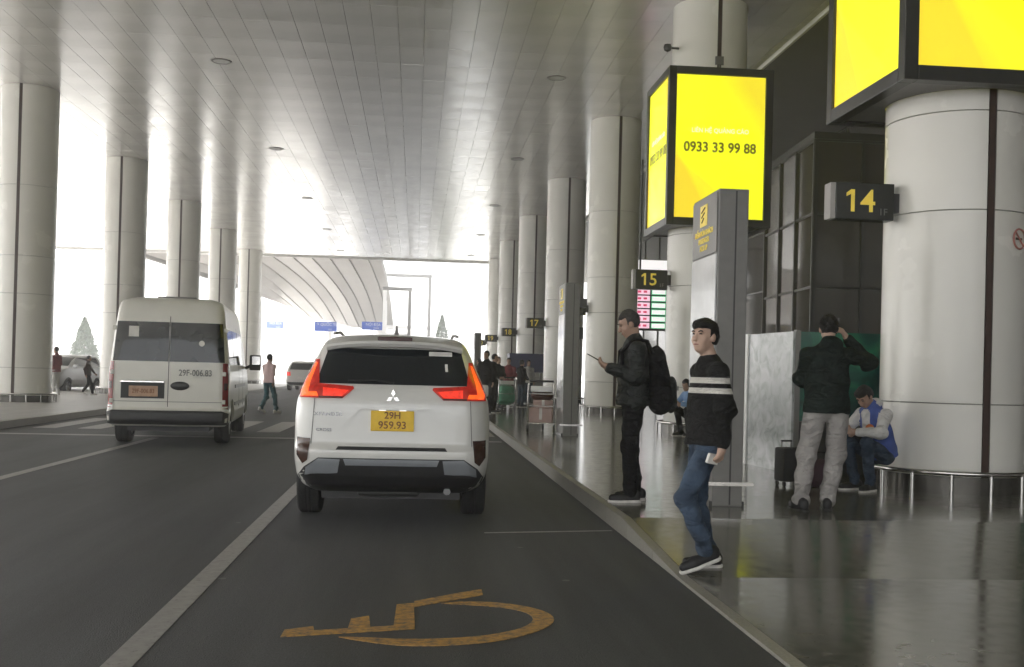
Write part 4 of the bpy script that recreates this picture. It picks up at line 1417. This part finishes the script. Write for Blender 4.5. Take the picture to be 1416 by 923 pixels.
def sdf_mesh(prims, vox=0.009, k=0.025, cuts=(), noise=0.0, nfreq=22.0, seed=0, foci=()):
    lo = np.min([p[1] for p in prims], 0)
    hi = np.max([p[2] for p in prims], 0)
    n = np.ceil((hi - lo) / vox).astype(int) + 1
    arr = np.full(n, 0.12, np.float32)
    best = np.full(n, 9.0, np.float32)
    mid = np.zeros(n, np.int8)
    axs = [lo[i] + vox * np.arange(n[i]) for i in range(3)]
    for fn, a, b, mt in prims:
        i0 = np.maximum(0, np.floor((a - lo) / vox).astype(int))
        i1 = np.minimum(n, np.ceil((b - lo) / vox).astype(int) + 1)
        sl = tuple(slice(i0[i], i1[i]) for i in range(3))
        P = np.stack(np.meshgrid(*[axs[i][sl[i]] for i in range(3)], indexing='ij'), -1)
        d = fn(P)
        A = arr[sl]
        h = np.clip(0.5 + 0.5 * (A - d) / k, 0, 1)
        arr[sl] = d * h + A * (1 - h) - k * h * (1 - h)
        B = best[sl]
        w = d < B
        mid[sl] = np.where(w, mt, mid[sl])
        best[sl] = np.where(w, d, B)
    if cuts:
        P = np.stack(np.meshgrid(*axs, indexing='ij'), -1)
        for c in cuts:
            arr = np.maximum(arr, c(P)).astype(np.float32)
    g = vdb.FloatGrid(0.12)
    g.copyFromArray(np.ascontiguousarray(arr.astype(np.float32)))
    pts, quads = g.convertToQuads(0.0)
    vi = np.clip(np.rint(pts).astype(int), 0, n - 1)
    ids = mid[vi[:, 0], vi[:, 1], vi[:, 2]]
    pts = lo + pts * vox
    me = bpy.data.meshes.new('soft')
    me.from_pydata(pts.tolist(), [], quads[:, ::-1].tolist())
    me.polygons.foreach_set('material_index', ids[quads[:, 0]].astype(np.int32))
    me.update()
    if noise:
        nr = np.empty(len(pts) * 3)
        me.vertices.foreach_get('normal', nr)
        nr = nr.reshape(-1, 3)
        ph = np.random.default_rng(seed).uniform(0, 6.28, 12)
        x, y, z = pts.T
        w1 = np.sin(nfreq * (z + 0.35 * np.sin(5 * x + ph[0]) + 0.2 * y) + 3 * np.sin(7 * x + ph[1]) + 2 * np.sin(9 * y + ph[2]))
        w2 = np.sin(nfreq * 0.6 * (x * 0.8 + y * 1.1 + z * 0.7) + 2.5 * np.sin(6 * z + ph[3]) + ph[4])
        w3 = np.sin(nfreq * 1.7 * (z - 0.6 * x + 0.4 * y) + 2 * np.sin(11 * y + ph[5]) + ph[6])
        amp = 0.5 + 0.5 * np.sin(4.5 * z + 3 * x + ph[7])
        for fc in foci:
            e2 = np.exp(-(((pts - fc) / .11) ** 2).sum(1))
            amp = amp + 1.5 * e2
            w3 = w3 + e2 * 0.8 * np.sin(95 * ((pts - fc) @ np.array([.25, .35, .9])) + 3 * np.sin(20 * x) + ph[8])
        pts = pts + nr * (noise * (0.55 * w1 * amp + 0.3 * w2 + 0.25 * w3 * amp))[:, None]
        me.vertices.foreach_set('co', pts.ravel())
    smooth(me)
    me.update()
    return me


def rotm(yaw, pitch):
    """head frame to body frame: yaw left positive, pitch down positive"""
    cy, sy, cp, sp = math.cos(yaw), math.sin(yaw), math.cos(pitch), math.sin(pitch)
    Rz = np.array([[cy, -sy, 0], [sy, cy, 0], [0, 0, 1]])
    Rx = np.array([[1, 0, 0], [0, cp, sp], [0, -sp, cp]])
    return Rz @ Rx


def person(label, loc, rz, J, mats, scale=1.0, vox=0.008, raw=False, group=None, coat_hem=0.86, loose=1.0, jacket_r=1.0, extra=(), hood=False, cut_hair='crop', sole='sole', detail=True, legloose=1.0):
    """J: joints in metres for a 1.75 m person facing +Y; mats: skin, hair, top, trousers"""
    root = thing('person', label, 'person', loc, rz, group, raw)
    root.scale = (scale,) * 3
    g = {k: np.array(v_, float) for k, v_ in J.items() if not np.isscalar(v_)}
    yaw, pitch = J.get('yaw', 0.0), J.get('pitch', 0.0)
    H = rotm(yaw, pitch)
    hc = g['head']

    def h(*p):
        return hc + H @ np.array(p, float)
    up_ = g['neck'] - g['pel']
    up_ /= np.linalg.norm(up_)
    sd_ = g['shR'] - g['shL']
    sd_ /= np.linalg.norm(sd_)
    fr_ = np.cross(up_, sd_)
    fr_ /= np.linalg.norm(fr_)
    # ---- body: one continuous skin surface with head, hands and limbs
    B = [ell(h(0, -.012, .028), (.074, .094, .098), 0, H), ell(h(0, .022, -.048), (.056, .066, .070), 0, H), cap(h(0, -.02, -.06), g['neck'], .052, .060),
         cap(h(0, .084, .012), h(0, .104, -.022), .010, .0145), ell(h(0, .055, -.085), (.028, .024, .020), 0, H)]
    if detail:
        for s in (-1, 1):
            B += [ell(h(s * .076, -.008, -.002), (.011, .021, .032), 0, H), ell(h(s * .030, .074, .036), (.026, .012, .010), 0, H), ell(h(s * .034, .052, -.022), (.030, .032, .036), 0, H)]
        B += [ell(h(0, .074, -.056), (.026, .016, .012), 0, H)]
    B += [cap(g['neck'] - up_ * .03, g['pel'], .085, .10, 0, (fr_, .7)), cap(g['shL'] - up_ * .06, g['shR'] - up_ * .06, .034, .034)]
    for S in 'LR':
        B += [cap(g['sh' + S] - up_ * .05, g['el' + S], .038, .036), cap(g['el' + S], g['wr' + S], .037, .026), cap(g['hip' + S], g['kn' + S], .075, .05), cap(g['kn' + S], g['an' + S], .048, .036)]
        w = g['wr' + S]
        d = g['hd' + S] - w
        d /= np.linalg.norm(d)
        nrm = np.array(J.get('palm' + S, (1 if S == 'L' else -1, 0, 0)), float)
        nrm -= d * (nrm @ d)
        nrm /= np.linalg.norm(nrm)
        lat = np.cross(d, nrm) * (1 if S == 'L' else -1)
        curl = J.get('curl' + S, 0.5)
        pc = w + d * .055
        B += [cap(w, w + d * .03, .026, .027), ell(pc, (.02,) * 3), cap(w + d * .025 - lat * .016, w + d * .085 - lat * .022, .017, .014), cap(w + d * .025 + lat * .016, w + d * .085 + lat * .024, .018, .015)]
        for i, ln in enumerate((.066, .076, .071, .056)):
            o_ = w + d * (.088 - .004 * abs(i - 1)) + lat * (.029 - .0193 * i)
            dd = d.copy()
            for seg in range(3):
                a_ = curl * (0.55 + 0.5 * seg)
                nd = d * math.cos(a_) + nrm * math.sin(a_)
                e_ = o_ + nd * ln * (.45, .32, .25)[seg]
                B.append(cap(o_, e_, .0092 - .0008 * seg, .0085 - .0008 * seg))
                o_ = e_
        t0 = w + d * .03 + lat * .026
        t1 = t0 + (d * .6 + lat * .6 + nrm * .35) * .042
        t2 = t1 + (d * .75 + nrm * .55 * (0.4 + curl)) * .034
        B += [cap(t0, t1, .0135, .011), cap(t1, t2, .0105, .009)]
    me = sdf_mesh(B, vox if detail else vox * 1.2, .016)
    link('body', me, mats['skin'], root)
    if detail:
        co_ = np.empty(len(me.vertices) * 3)
        me.vertices.foreach_get('co', co_)
        loc_ = (co_.reshape(-1, 3) - hc) @ H

        def on_face(x, z):          # foremost skin point near (x, z) of the face
            w_ = (np.abs(loc_[:, 0] - x) < .008) & (np.abs(loc_[:, 2] - z) < .008) & (loc_[:, 1] > 0)
            return loc_[w_, 1].max() if w_.any() else .08
        for s in (-1, 1):
            y_ = on_face(s * .031, .018)
            MB().tube([h(s * .020, y_ + .0012, .017), h(s * .031, y_ + .002, .0195), h(s * .043, y_ - .004, .017)], [.003, .0055, .003], 8).build('eye', M['eye'], root, True)
            MB().tube([h(s * .015, on_face(s * .015, .036), .034), h(s * .032, on_face(s * .032, .038), .040), h(s * .050, on_face(s * .050, .036) - .001, .036)], [.0035, .0055, .003], 8).build('eyebrow', mats['hair'], root, True)
        MB().tube([h(-.022, on_face(-.022, -.056) - .001, -.056), h(0, on_face(0, -.056) + .001, -.055), h(.022, on_face(.022, -.056) - .001, -.056)], [.003, .0055, .003], 8).build('mouth', M['lip'], root, True)
    # ---- hair
    hr = [ell(h(0, -.018, .036), (.083, .100, .103), 0, H)]
    if cut_hair == 'full':
        hr += [ell(h(0, .038, .086), (.072, .058, .040), 0, H), ell(h(0, -.055, .0), (.072, .058, .07), 0, H)]

    def hcut(P):
        q = (P - hc) @ H
        x, y, z = q[..., 0], q[..., 1], q[..., 2]
        face = np.minimum(y - (.030 + 0.012 * np.cos(x * 40)), (.058 if cut_hair == 'full' else .072) - z)      # in front and below the hairline is face
        low = -.045 - z + np.maximum(0, y + .02) * 0.9
        return np.maximum(face, low)
    hme = sdf_mesh(hr, max(.006, vox * .8), .02, [hcut], .005, 75, 3)
    hob = link('hair', hme, mats['hair'], root)
    if detail:
        rg_ = np.random.default_rng(len(label))
        st = MB()
        nv = len(hme.vertices)
        ln_ = .020 if cut_hair == 'full' else .009
        comb = H @ np.array([0.25, .55, -.35])
        for q_ in rg_.integers(0, nv, 1500):
            vt = hme.vertices[int(q_)]
            nn = np.array(vt.normal)
            pt_ = np.array(vt.co)
            if ((pt_ - hc) @ H)[2] < -.03:
                continue
            dr = comb - nn * (comb @ nn) + nn * rg_.uniform(.15, .55) + rg_.normal(size=3) * .25
            dr /= np.linalg.norm(dr)
            sw_ = np.cross(dr, nn)
            sw_ /= max(1e-6, np.linalg.norm(sw_))
            L_ = ln_ * rg_.uniform(.6, 1.5)
            p0 = pt_ - nn * .002
            st.add([p0 - sw_ * .0018, p0 + sw_ * .0018, p0 + dr * L_ + nn * .001], [(0, 1, 2)])
        so_ = link('hair_strands', st.mesh('strands', fix=False), mats['hair'], hob)
        so_['kind'] = 'stuff'
    # ---- upper garment
    jr = jacket_r
    hem = g['pel'] + up_ * (coat_hem - .93)
    T = [cap(g['neck'] - up_ * .19, hem, .176 * jr, .196 * jr, 0, (fr_, .70)), cap(g['shL'] - up_ * .045, g['shR'] - up_ * .045, .062, .062), ell(g['neck'] - up_ * .02, (.085, .085, .05)),
         cap(g['neck'] - up_ * .02, g['shL'] - up_ * .035, .058, .056), cap(g['neck'] - up_ * .02, g['shR'] - up_ * .035, .058, .056), cap(g['neck'] - up_ * .10, g['neck'] - up_ * .3, .13 * jr, .16 * jr, 0, (fr_, .75)),
         cap(g['neck'] - up_ * .01, g['neck'] + (h(0, -.02, -.06) - g['neck']) * J.get('collar', .3), .070, .066)]
    for S in 'LR':
        e1 = g['wr' + S] + (g['el' + S] - g['wr' + S]) * .06
        mid_ = g['el' + S]
        T += [cap(g['sh' + S] - up_ * .03, mid_, .066 * jr, .058 * jr, J.get('sleeve', 0)), cap(mid_, e1, .059 * jr, .046 * jr, J.get('sleeve', 0)), ell(mid_, (.066 * jr,) * 3, J.get('sleeve', 0))]
    if hood:
        T += [ell(g['neck'] - fr_ * .075 + up_ * .01, (.10, .06, .075), J.get('hoodmat', 0))]
    T += [x for x in extra]
    hz = hem - up_ * .01

    def hemcut(P):
        return -((P - hz) @ up_) - 0.0 if J.get('hemcut', True) else np.full(P.shape[:-1], -1.0)

    def torso_only(P):          # arms below the hem are not cut
        d_ = -((P - hz) @ up_)
        away = np.abs((P - g['pel']) @ sd_) - .215
        fwd = (P - g['pel']) @ fr_ - .24
        return np.where((away > 0) | (fwd > 0), -1.0, d_)
    tm = mats['top'] if isinstance(mats['top'], (list, tuple)) else [mats['top']]
    link('jacket', sdf_mesh(T, vox * 1.05, .03, [torso_only], .0075 * loose, 26, len(label) * 7 % 97, [g['elL'], g['elR'], hem]), tm, root)
    # ---- trousers
    lr = legloose
    Q = [cap(g['hipL'], g['hipR'], .095, .095), ell(g['pel'] - fr_ * .012, (.15, .112, .11))]
    for S in 'LR':
        k_, a_ = g['kn' + S], g['an' + S]
        e_ = a_ + (k_ - a_) * .02
        Q += [cap(g['hip' + S], k_, .090 * (.4 + .6 * lr), .070 * lr), cap(k_, e_, .070 * lr, .057 * lr), ell(k_, (.071 * lr,) * 3)]
    link('trousers', sdf_mesh(Q, vox * 1.05, .022, (), .0075 * loose, 30, 5 + len(label) * 5 % 89, [g['knL'], g['knR'], g['anL'] + V3(0, 0, .08), g['anR'] + V3(0, 0, .08), g['pel']]), mats['trousers'], root)
    # ---- shoes
    for S in 'LR':
        a_ = g['an' + S]
        td = g['toe' + S] - a_
        tilt = td[2]
        f2 = np.array([td[0], td[1], 0.0])
        f2 /= np.linalg.norm(f2)
        hp = J.get('heel' + S, 0.0)          # heel lift in metres
        heel = np.array([a_[0], a_[1], .0]) - f2 * .055 + V3(0, 0, .045 + hp) + V3(0, 0, J.get('ground' + S, 0.0))
        toe = np.array([a_[0], a_[1], .0]) + f2 * .165 + V3(0, 0, .040) + V3(0, 0, J.get('ground' + S, 0.0))
        ball = heel * .35 + toe * .65
        ax = np.cross(f2, V3(0, 0, 1))
        up3 = np.cross(ax, toe - heel)
        up3 /= np.linalg.norm(up3)
        P = [cap(heel, ball, .040, .042), cap(ball, toe, .042, .032), cap(heel + V3(0, 0, .03), a_ + V3(0, 0, .01), .040, .043)]
        so = [cap(heel - up3 * .028, ball - up3 * .030, .046, .049), cap(ball - up3 * .030, toe - up3 * .024 + f2 * .006, .049, .036)]
        base = (heel + ball) / 2 - up3 * .046

        def under(Pp, base=base, up3=up3):
            return -((Pp - base) @ up3)

        def over(Pp, base=base, up3=up3):
            return np.maximum(-((Pp - base) @ up3), (Pp - base) @ up3 - .026)

        def above(Pp, base=base, up3=up3):
            return .020 - ((Pp - base) @ up3)
        sh = link('shoe', sdf_mesh(P, .006, .02, [above]), mats.get('shoe', M['shoe']), root)
        link('sole', sdf_mesh(so, .006, .02, [over]), M[sole], sh)
    return root


def stand(**kw):
    J = dict(pel=(0, 0, .93), neck=(0, -.01, 1.475), head=(0, .025, 1.635), shL=(-.185, -.01, 1.425), shR=(.185, -.01, 1.425), elL=(-.235, -.03, 1.14), elR=(.235, -.03, 1.14), wrL=(-.235, .04, .90), wrR=(.235, .04, .90),
             hdL=(-.235, .06, .80), hdR=(.235, .06, .80), hipL=(-.095, 0, .90), hipR=(.095, 0, .90), knL=(-.10, .02, .49), knR=(.10, .02, .49), anL=(-.105, -.02, .085), anR=(.105, -.02, .085), toeL=(-.14, .15, .05), toeR=(.14, .15, .05))
    J.update(kw)
    return J


SK, SKB, HR, HG = M['skin'], M['skin_b'], M['hair'], M['hair_g']

# man in black reading his phone, facing the road
P1 = person('man in black jacket and trousers looking at a phone by the kerb', (2.12, 7.12, FLOOR), R(84),
            stand(head=(0, .06, 1.625), neck=(0, .005, 1.47), pitch=R(24), yaw=R(6), elL=(-.245, .0, 1.15), elR=(.245, .0, 1.15), wrL=(-.085, .235, 1.225), wrR=(.085, .235, 1.225), hdL=(-.03, .32, 1.265), hdR=(.03, .32, 1.265),
                  palmL=(.5, -.2, .85), palmR=(-.5, -.2, .85), curlL=.75, curlR=.75, knL=(-.09, .035, .49), knR=(.09, .01, .49), anL=(-.10, .02, .085), anR=(.10, -.05, .085), toeL=(-.12, .2, .05), toeR=(.13, .12, .05)),
            dict(skin=SKB, hair=HG, top=M['black_leather'], trousers=M['black_cloth']), 1.055, .0075, coat_hem=.90, jacket_r=1.14, loose=1.2, legloose=1.06)
ph = thing('phone', 'phone held up in both hands by the man in black', 'phone', (0, 0, 0))
pm_ = MB().box(-.036, .036, -.004, .004, -.075, .075, .003).build('case', M['screen'], ph)
ph.location = P1.matrix_basis @ Vector((0, .375, 1.315))
ph.rotation_euler = (R(-62), 0, R(84))
# backpack
bp_ = thing('backpack', 'bulky black backpack worn by the man reading a phone', 'backpack', (2.12, 7.12, FLOOR), R(84))
bp_.scale = (1.055,) * 3
link('bag', sdf_mesh([cap((0, -.20, 1.30), (0, -.24, .98), .13, .175, 0, ((0, 1, 0), .72)), cap((-.08, -.25, .92), (.08, -.25, .92), .10, .10), cap((0, -.14, 1.38), (0, -.20, 1.42), .02, .02)], .009, .03, (), .007, 18, 2), M['black_cloth'], bp_)
link('front_pocket', sdf_mesh([cap((0, -.345, 1.06), (0, -.345, .93), .10, .11, 0, ((0, 1, 0), .5))], .008, .02, (), .004, 20, 4), M['black_leather'], bp_)
for s in (-1, 1):
    MB().tube([(s * .09, -.16, 1.36), (s * .12, -.10, 1.475), (s * .125, .02, 1.49), (s * .13, .125, 1.38), (s * .14, .13, 1.2), (s * .15, .04, 1.02), (s * .13, -.14, .95)], .018, 8).build('strap', M['black_cloth'], bp_, True)
MB().box(-.03, .03, -.408, -.396, 1.03, 1.07).build('label_patch', M['grey_metal'], bp_)

# young man stepping along the kerb
P2 = person('young man in a black sweater with two white stripes and blue jeans', (2.03, 7.40, floor_z(7.40)), R(96),
            stand(collar=.02, head=(0, .035, 1.64), yaw=R(30), pitch=R(-3), shL=(-.178, -.01, 1.425), shR=(.178, -.01, 1.425), elL=(-.222, -.045, 1.14), wrL=(-.212, -.035, .89), hdL=(-.207, -.01, .79), elR=(.22, -.06, 1.14), wrR=(.20, -.01, .90), hdR=(.19, .02, .80), curlL=1.1, palmL=(.75, .6, 0),
                  hipL=(-.09, .0, .90), hipR=(.09, .0, .90), knL=(-.10, .185, .525), anL=(-.095, .02, .15), toeL=(-.10, .17, .05), heelL=.075, knR=(.09, .03, .49), anR=(.09, -.075, .085), toeR=(.10, .09, .05)),
            dict(skin=SK, hair=HR, top=M['knit'], trousers=M['jeans']), .985, .0068, True, loose=1.5, coat_hem=.895, jacket_r=1.05, cut_hair='full', legloose=1.0)
cup = thing('folded_paper', 'pale folded paper in the hand of the young man in jeans', 'paper')
MB().box(-.05, .05, -.012, .012, -.035, .035, .005).build('sheet', M['paper'], cup)
cup.location = P2.matrix_basis @ Vector((-.20, .03, .80))
cup.rotation_euler = (R(15), R(10), R(30))

# man seen from behind, hand to his ear
P3 = person('man seen from behind in a dark hooded top and light grey trousers', (3.86, 6.58, FLOOR), R(-6),
            stand(head=(.01, .05, 1.62), pitch=R(12), yaw=R(-10), elR=(.395, .10, 1.33), wrR=(.20, .13, 1.545), hdR=(.135, .10, 1.63), palmR=(-.9, .1, .2), curlR=.8, elL=(-.205, .12, 1.17), wrL=(-.07, .29, 1.15), hdL=(-.0, .34, 1.19),
                  pel=(-.01, 0, .93), hipL=(-.10, 0, .90), hipR=(.09, 0, .90), knL=(-.165, .04, .49), knR=(.10, .05, .49), anL=(-.225, -.03, .085), anR=(.02, .02, .085), toeL=(-.27, .14, .05), toeR=(.05, .19, .05)),
            dict(skin=SK, hair=HR, top=M['green_black'], trousers=M['grey_cloth']), 1.05, .0078, coat_hem=.885, jacket_r=1.06, hood=True, cut_hair='full', legloose=1.22, loose=1.4, sole='shoe')
ph2 = thing('phone', 'phone held against the ear by the man in grey trousers', 'phone')
MB().box(-.036, .036, -.004, .004, -.075, .075, .003).build('case', M['screen'], ph2)
ph2.location = P3.matrix_basis @ Vector((.10, .10, 1.655))
ph2.rotation_euler = (R(10), R(15), R(84))

# young man sitting hunched on the column's foot rail
SIT = dict(pel=(0, -.02, .42), neck=(0, .16, .93), head=(0, .26, 1.045), pitch=R(42), yaw=R(8), shL=(-.18, .13, .885), shR=(.18, .13, .885), elL=(-.25, .26, .66), elR=(.25, .27, .67), wrL=(-.08, .44, .66), wrR=(.08, .43, .68), hdL=(-.02, .51, .67), hdR=(.03, .50, .70),
           hipL=(-.10, .02, .39), hipR=(.10, .02, .39), knL=(-.15, .36, .54), knR=(.14, .37, .56), anL=(-.12, .27, .09), anR=(.10, .29, .09), toeL=(-.16, .45, .05), toeR=(.13, .47, .05), curlL=.9, curlR=.9)
P4 = person('hunched man in a blue and white jacket sitting against the white column', (5.26, 11.85, FLOOR), R(112), dict(SIT, sleeve=1, hoodmat=1),
            dict(skin=SKB, hair=HR, top=[M['blue_cloth'], M['white_cloth'], M['orange_cloth']], trousers=M['jeans_b']), 1.0, .0085, True, coat_hem=.90, jacket_r=1.05, hood=True, cut_hair='full',
            extra=(cap((0, .245, .86), (0, .20, .60), .045, .05, 1), ell((-.11, .29, .70), (.05, .04, .05), 2)))
P5 = person('man in a light blue shirt sitting on the rail of the light box column', (5.78, 22.05, FLOOR), R(120), dict(SIT, pitch=R(25)), dict(skin=SKB, hair=HR, top=M['sky_cloth'], trousers=M['black_cloth']), 1.0, .012, True, detail=False)

WALK = dict(elL=(-.24, .10, 1.15), wrL=(-.20, .25, .97), hdL=(-.19, .33, .91), elR=(.25, -.12, 1.16), wrR=(.23, -.08, .92), hdR=(.23, -.05, .82), knL=(-.10, .02, .49), anL=(-.09, -.22, .16), toeL=(-.09, -.06, .05), heelL=.09, knR=(.10, .15, .52), anR=(.10, .22, .085), toeR=(.11, .40, .05))
person('pedestrian in a pale pink shirt and teal jeans crossing the road', (-4.25, 23.1, 0), R(-35), stand(**WALK), dict(skin=SKB, hair=HR, top=M['pink_cloth'], trousers=M['teal_jeans'], shoe=M['sole']), .98, .012, coat_hem=.92, detail=False, loose=1.4)

# waiting crowd further along the pavement
HOLD = dict(elL=(-.24, .02, 1.15), wrL=(-.12, .22, 1.05), hdL=(-.06, .30, 1.06), elR=(.24, .02, 1.15), wrR=(.12, .22, 1.05), hdR=(.06, .30, 1.06))
crowd = [((2.05, 21.9), 150, 'black_cloth', 'black_cloth', {}, 'person in black nearest the tail light of the white car', 1.04), ((2.35, 22.6), -120, 'green_black', 'black_cloth', HOLD, 'person in a dark green top waiting behind the white car', 1.0),
         ((3.16, 29.4), 20, 'brown_cloth', 'jeans_b', {}, 'person in brown standing beyond the green trolley', .97), ((3.25, 26.3), 170, 'maroon', 'black_cloth', HOLD, 'person in a maroon top beside the green trolley', .98),
         ((3.75, 26.6), -60, 'black_cloth', 'jeans_b', HOLD, 'person in a black jacket in front of the navy booth', .95), ((4.45, 29.6), 200, 'white_cloth', 'jeans_b', {}, 'person in a white shirt in front of the navy booth', .98),
         ((2.72, 24.9), -150, 'black_cloth', 'jeans_b', HOLD, 'person in dark clothes pushing the green loaded trolley', .98), ((2.6, 31.0), 60, 'brown_cloth', 'black_cloth', {}, 'person in brown at the foot of the distant pylon', 1.0)]
for (x, y), a, tp, tr, kw, lb, s_ in crowd:
    person(lb, (x, y, FLOOR), R(a), stand(**kw), dict(skin=SKB, hair=HR, top=M[tp], trousers=M[tr]), s_, .016, False, 'people waiting along the pavement', detail=False)
person('person in a maroon shirt and pale trousers standing on the median', (-12.75, 29.4, FLOOR), R(70), stand(**HOLD), dict(skin=SKB, hair=HR, top=M['maroon'], trousers=M['white_cloth'], shoe=M['sole']), .98, .014, False, 'people on the median', detail=False)
person('person in dark clothes striding along the median by the silver car', (-12.0, 30.2, FLOOR), R(-80), stand(**WALK), dict(skin=SKB, hair=HR, top=M['brown_cloth'], trousers=M['black_cloth'], shoe=M['sole']), .82, .014, False, 'people on the median', detail=False)

# ================================================================== LUGGAGE AND SMALL THINGS
sc_case = thing('suitcase', 'black upright suitcase beside the grey trousers of the standing man', 'suitcase', (4.33, 8.15, FLOOR), R(12))
MB().box(-.15, .15, -.11, .11, .05, .44, .03).build('shell', M['suitcase'], sc_case, True)
for sx in (-1, 1):
    for sy in (-1, 1):
        MB().lathe([(.001, -.012), (.026, -.012), (.026, .012), (.001, .012)], 12, 'x').build('castor', M['rubber'], sc_case, loc=(sx * .12, sy * .075, .026))
    MB().tube([(sx * .06, .09, .44), (sx * .06, .09, .50)], .008, 6).build('handle_rod', M['steel'], sc_case)
MB().box(-.07, .07, .075, .105, .50, .52, .006).build('handle', M['black_plastic'], sc_case)
sc2 = sc_case
s2 = thing('travel_bag', 'dark purple travel bag on the floor behind the man in grey trousers', 'bag', (4.62, 8.0, FLOOR), R(-10))
link('bag', sdf_mesh([ell((0, 0, .17), (.17, .12, .16)), ell((0, 0, .10), (.19, .13, .10))], .01, .03, [lambda P: .005 - P[..., 2]], .006, 16, 3), M['plum'], s2)
MB().tube([(-.1, 0, .30), (-.06, 0, .40), (.06, 0, .40), (.1, 0, .30)], .012, 8).build('handle', M['black_cloth'], s2, True)


def trolley(x, y, rz, label):
    t = thing('luggage_trolley', label, 'trolley', (x, y, FLOOR), rz)
    for s in (-1, 1):
        MB().tube([(s * .27, -.42, .18), (s * .27, .40, .22), (s * .27, .46, .3), (s * .26, .50, 1.0), (s * .24, .44, 1.06)], .017, 8).build('side_frame', M['steel'], t, True)
        MB().lathe([(.03, -.02), (.085, -.02), (.09, 0), (.085, .02), (.03, .02)], 18, 'x').build('wheel', M['rubber'], t, True, loc=(s * .27, .36, .09))
        MB().tube([(s * .27, .36, .09), (s * .27, .38, .22)], .014, 6).build('wheel_fork', M['steel'], t)
    MB().tube([(-.25, .45, 1.06), (.25, .45, 1.06)], .022, 10).build('handle_bar', M['black_plastic'], t, True)
    MB().tube([(0, -.40, .09), (0, -.38, .2)], .014, 6).build('wheel_fork', M['steel'], t)
    MB().lathe([(.03, -.02), (.085, -.02), (.09, 0), (.085, .02), (.03, .02)], 18, 'x').build('wheel', M['rubber'], t, True, loc=(0, -.40, .09))
    for k in range(6):
        yy_ = -.38 + .15 * k
        MB().tube([(-.27, yy_, .192), (.27, yy_, .192)], .009, 6).build('deck_bar', M['steel'], t)
    for z in (.55, .80):
        MB().tube([(-.265, .475, z), (.265, .475, z)], .010, 6).build('back_bar', M['steel'], t)
    MB().box(-.22, .22, .40, .45, .84, .96, .01).build('advert_panel', M['white_plastic'], t)
    return t


trolley(2.66, 15.6, R(170), 'steel luggage trolley loaded with pinkish cartons near the kerb')
for (dx, dy, z, sx, sy, sz, mt, lb, nm, a) in ((0, .05, .202, .24, .26, .30, 'cardboard', 'pinkish carton at the bottom of the near trolley', 'carton', 168), (.02, .06, .505, .20, .22, .16, 'cardboard', 'smaller pinkish carton on the larger carton', 'carton', 175), ):
    t = thing(nm, lb, 'box', (2.66 + dx, 15.6 + dy, FLOOR + z), R(a))
    MB().box(-sx, sx, -sy, sy, 0, sz, .006).build('case', M[mt], t)
    MB().box(-.03, .03, -sy - .002, sy + .002, sz * .2, sz + .002).build('tape', M['paper'], t)
t = thing('holdall', 'brown holdall lying on the cartons of the near trolley', 'bag', (2.66, 15.62, FLOOR + .668), R(15))
link('bag', sdf_mesh([cap((-.13, 0, .10), (.13, 0, .10), .11, .11), ell((0, 0, .06), (.22, .12, .06))], .01, .03, [lambda P: .0 - P[..., 2]], .006, 18, 8), M['brown_bag'], t)
MB().tube([(-.09, 0, .19), (-.05, 0, .27), (.05, 0, .27), (.09, 0, .19)], .011, 8).build('handle', M['black_cloth'], t, True)
trolley(2.85, 24.0, R(185), 'distant luggage trolley under a large green bag')
t = thing('green_sack', 'large green sack lying on the distant luggage trolley', 'sack', (2.85, 24.0, FLOOR + .205), R(5))
link('sack', sdf_mesh([ell((0, 0, .25), (.34, .36, .24)), ell((.05, .05, .45), (.26, .28, .2)), ell((0, 0, .12), (.33, .36, .13))], .015, .05, [lambda P: .0 - P[..., 2]], .014, 12, 9), M['green_bag'], t)


# ================================================================== TREES
def cone_tree(x, y, h, r, label):
    t = thing('conical_tree', label, 'tree', (x, y, -.03))
    MB().tube([(0, 0, 0), (0.02, 0, h * .4), (0, 0.02, h * .9)], [.10, .07, .02], 8).build('trunk', M['bark'], t, True)
    lv = MB()
    for k in range(3600):
        z = h * (0.06 + 0.94 * rng.random() ** 1.5)
        rr = r * (1 - z / h) ** 0.8 * (0.55 + 0.5 * rng.random() ** .5) * (1 + .15 * math.sin(z * 7 + k % 5))
        a = rng.random() * 6.283
        c = Vector((rr * math.cos(a), rr * math.sin(a), z))
        u = Vector(rng.normal(size=3)).normalized() * .13
        w = Vector((0, 0, .12)) + Vector(rng.normal(size=3)) * .05
        lv.add([c - u, c + u, c + u * .3 + w, c - u * .5 + w], [(0, 1, 2, 3)])
    me = lv.mesh('crown', fix=False)
    link('crown', me, M['leaf'], t)


cone_tree(-28.2, 70.0, 5.1, 1.5, 'pale conical tree beyond the median columns')
cone_tree(2.65, 80.0, 7.1, 1.6, 'conical tree tip showing above the white car roof')

# ================================================================== HAZE
hz_ = MB().box(-160, 70, -80, 260, -1.6, 16.0).build('haze', None)
hm = bpy.data.materials.new('haze')
hm.use_nodes = True
hn, hl_ = hm.node_tree.nodes, hm.node_tree.links
hn.clear()
ho = hn.new('ShaderNodeOutputMaterial')
hv = hn.new('ShaderNodeVolumePrincipled')
hv.inputs['Color'].default_value = (0.95, 0.95, 0.95, 1)
hv.inputs['Density'].default_value = 0.0028
hv.inputs['Anisotropy'].default_value = 0.3
hl_.new(hv.outputs[0], ho.inputs['Volume'])
hz_.data.materials.append(hm)
hz_['kind'] = 'stuff'
hz_['label'] = 'thin white haze filling the air'
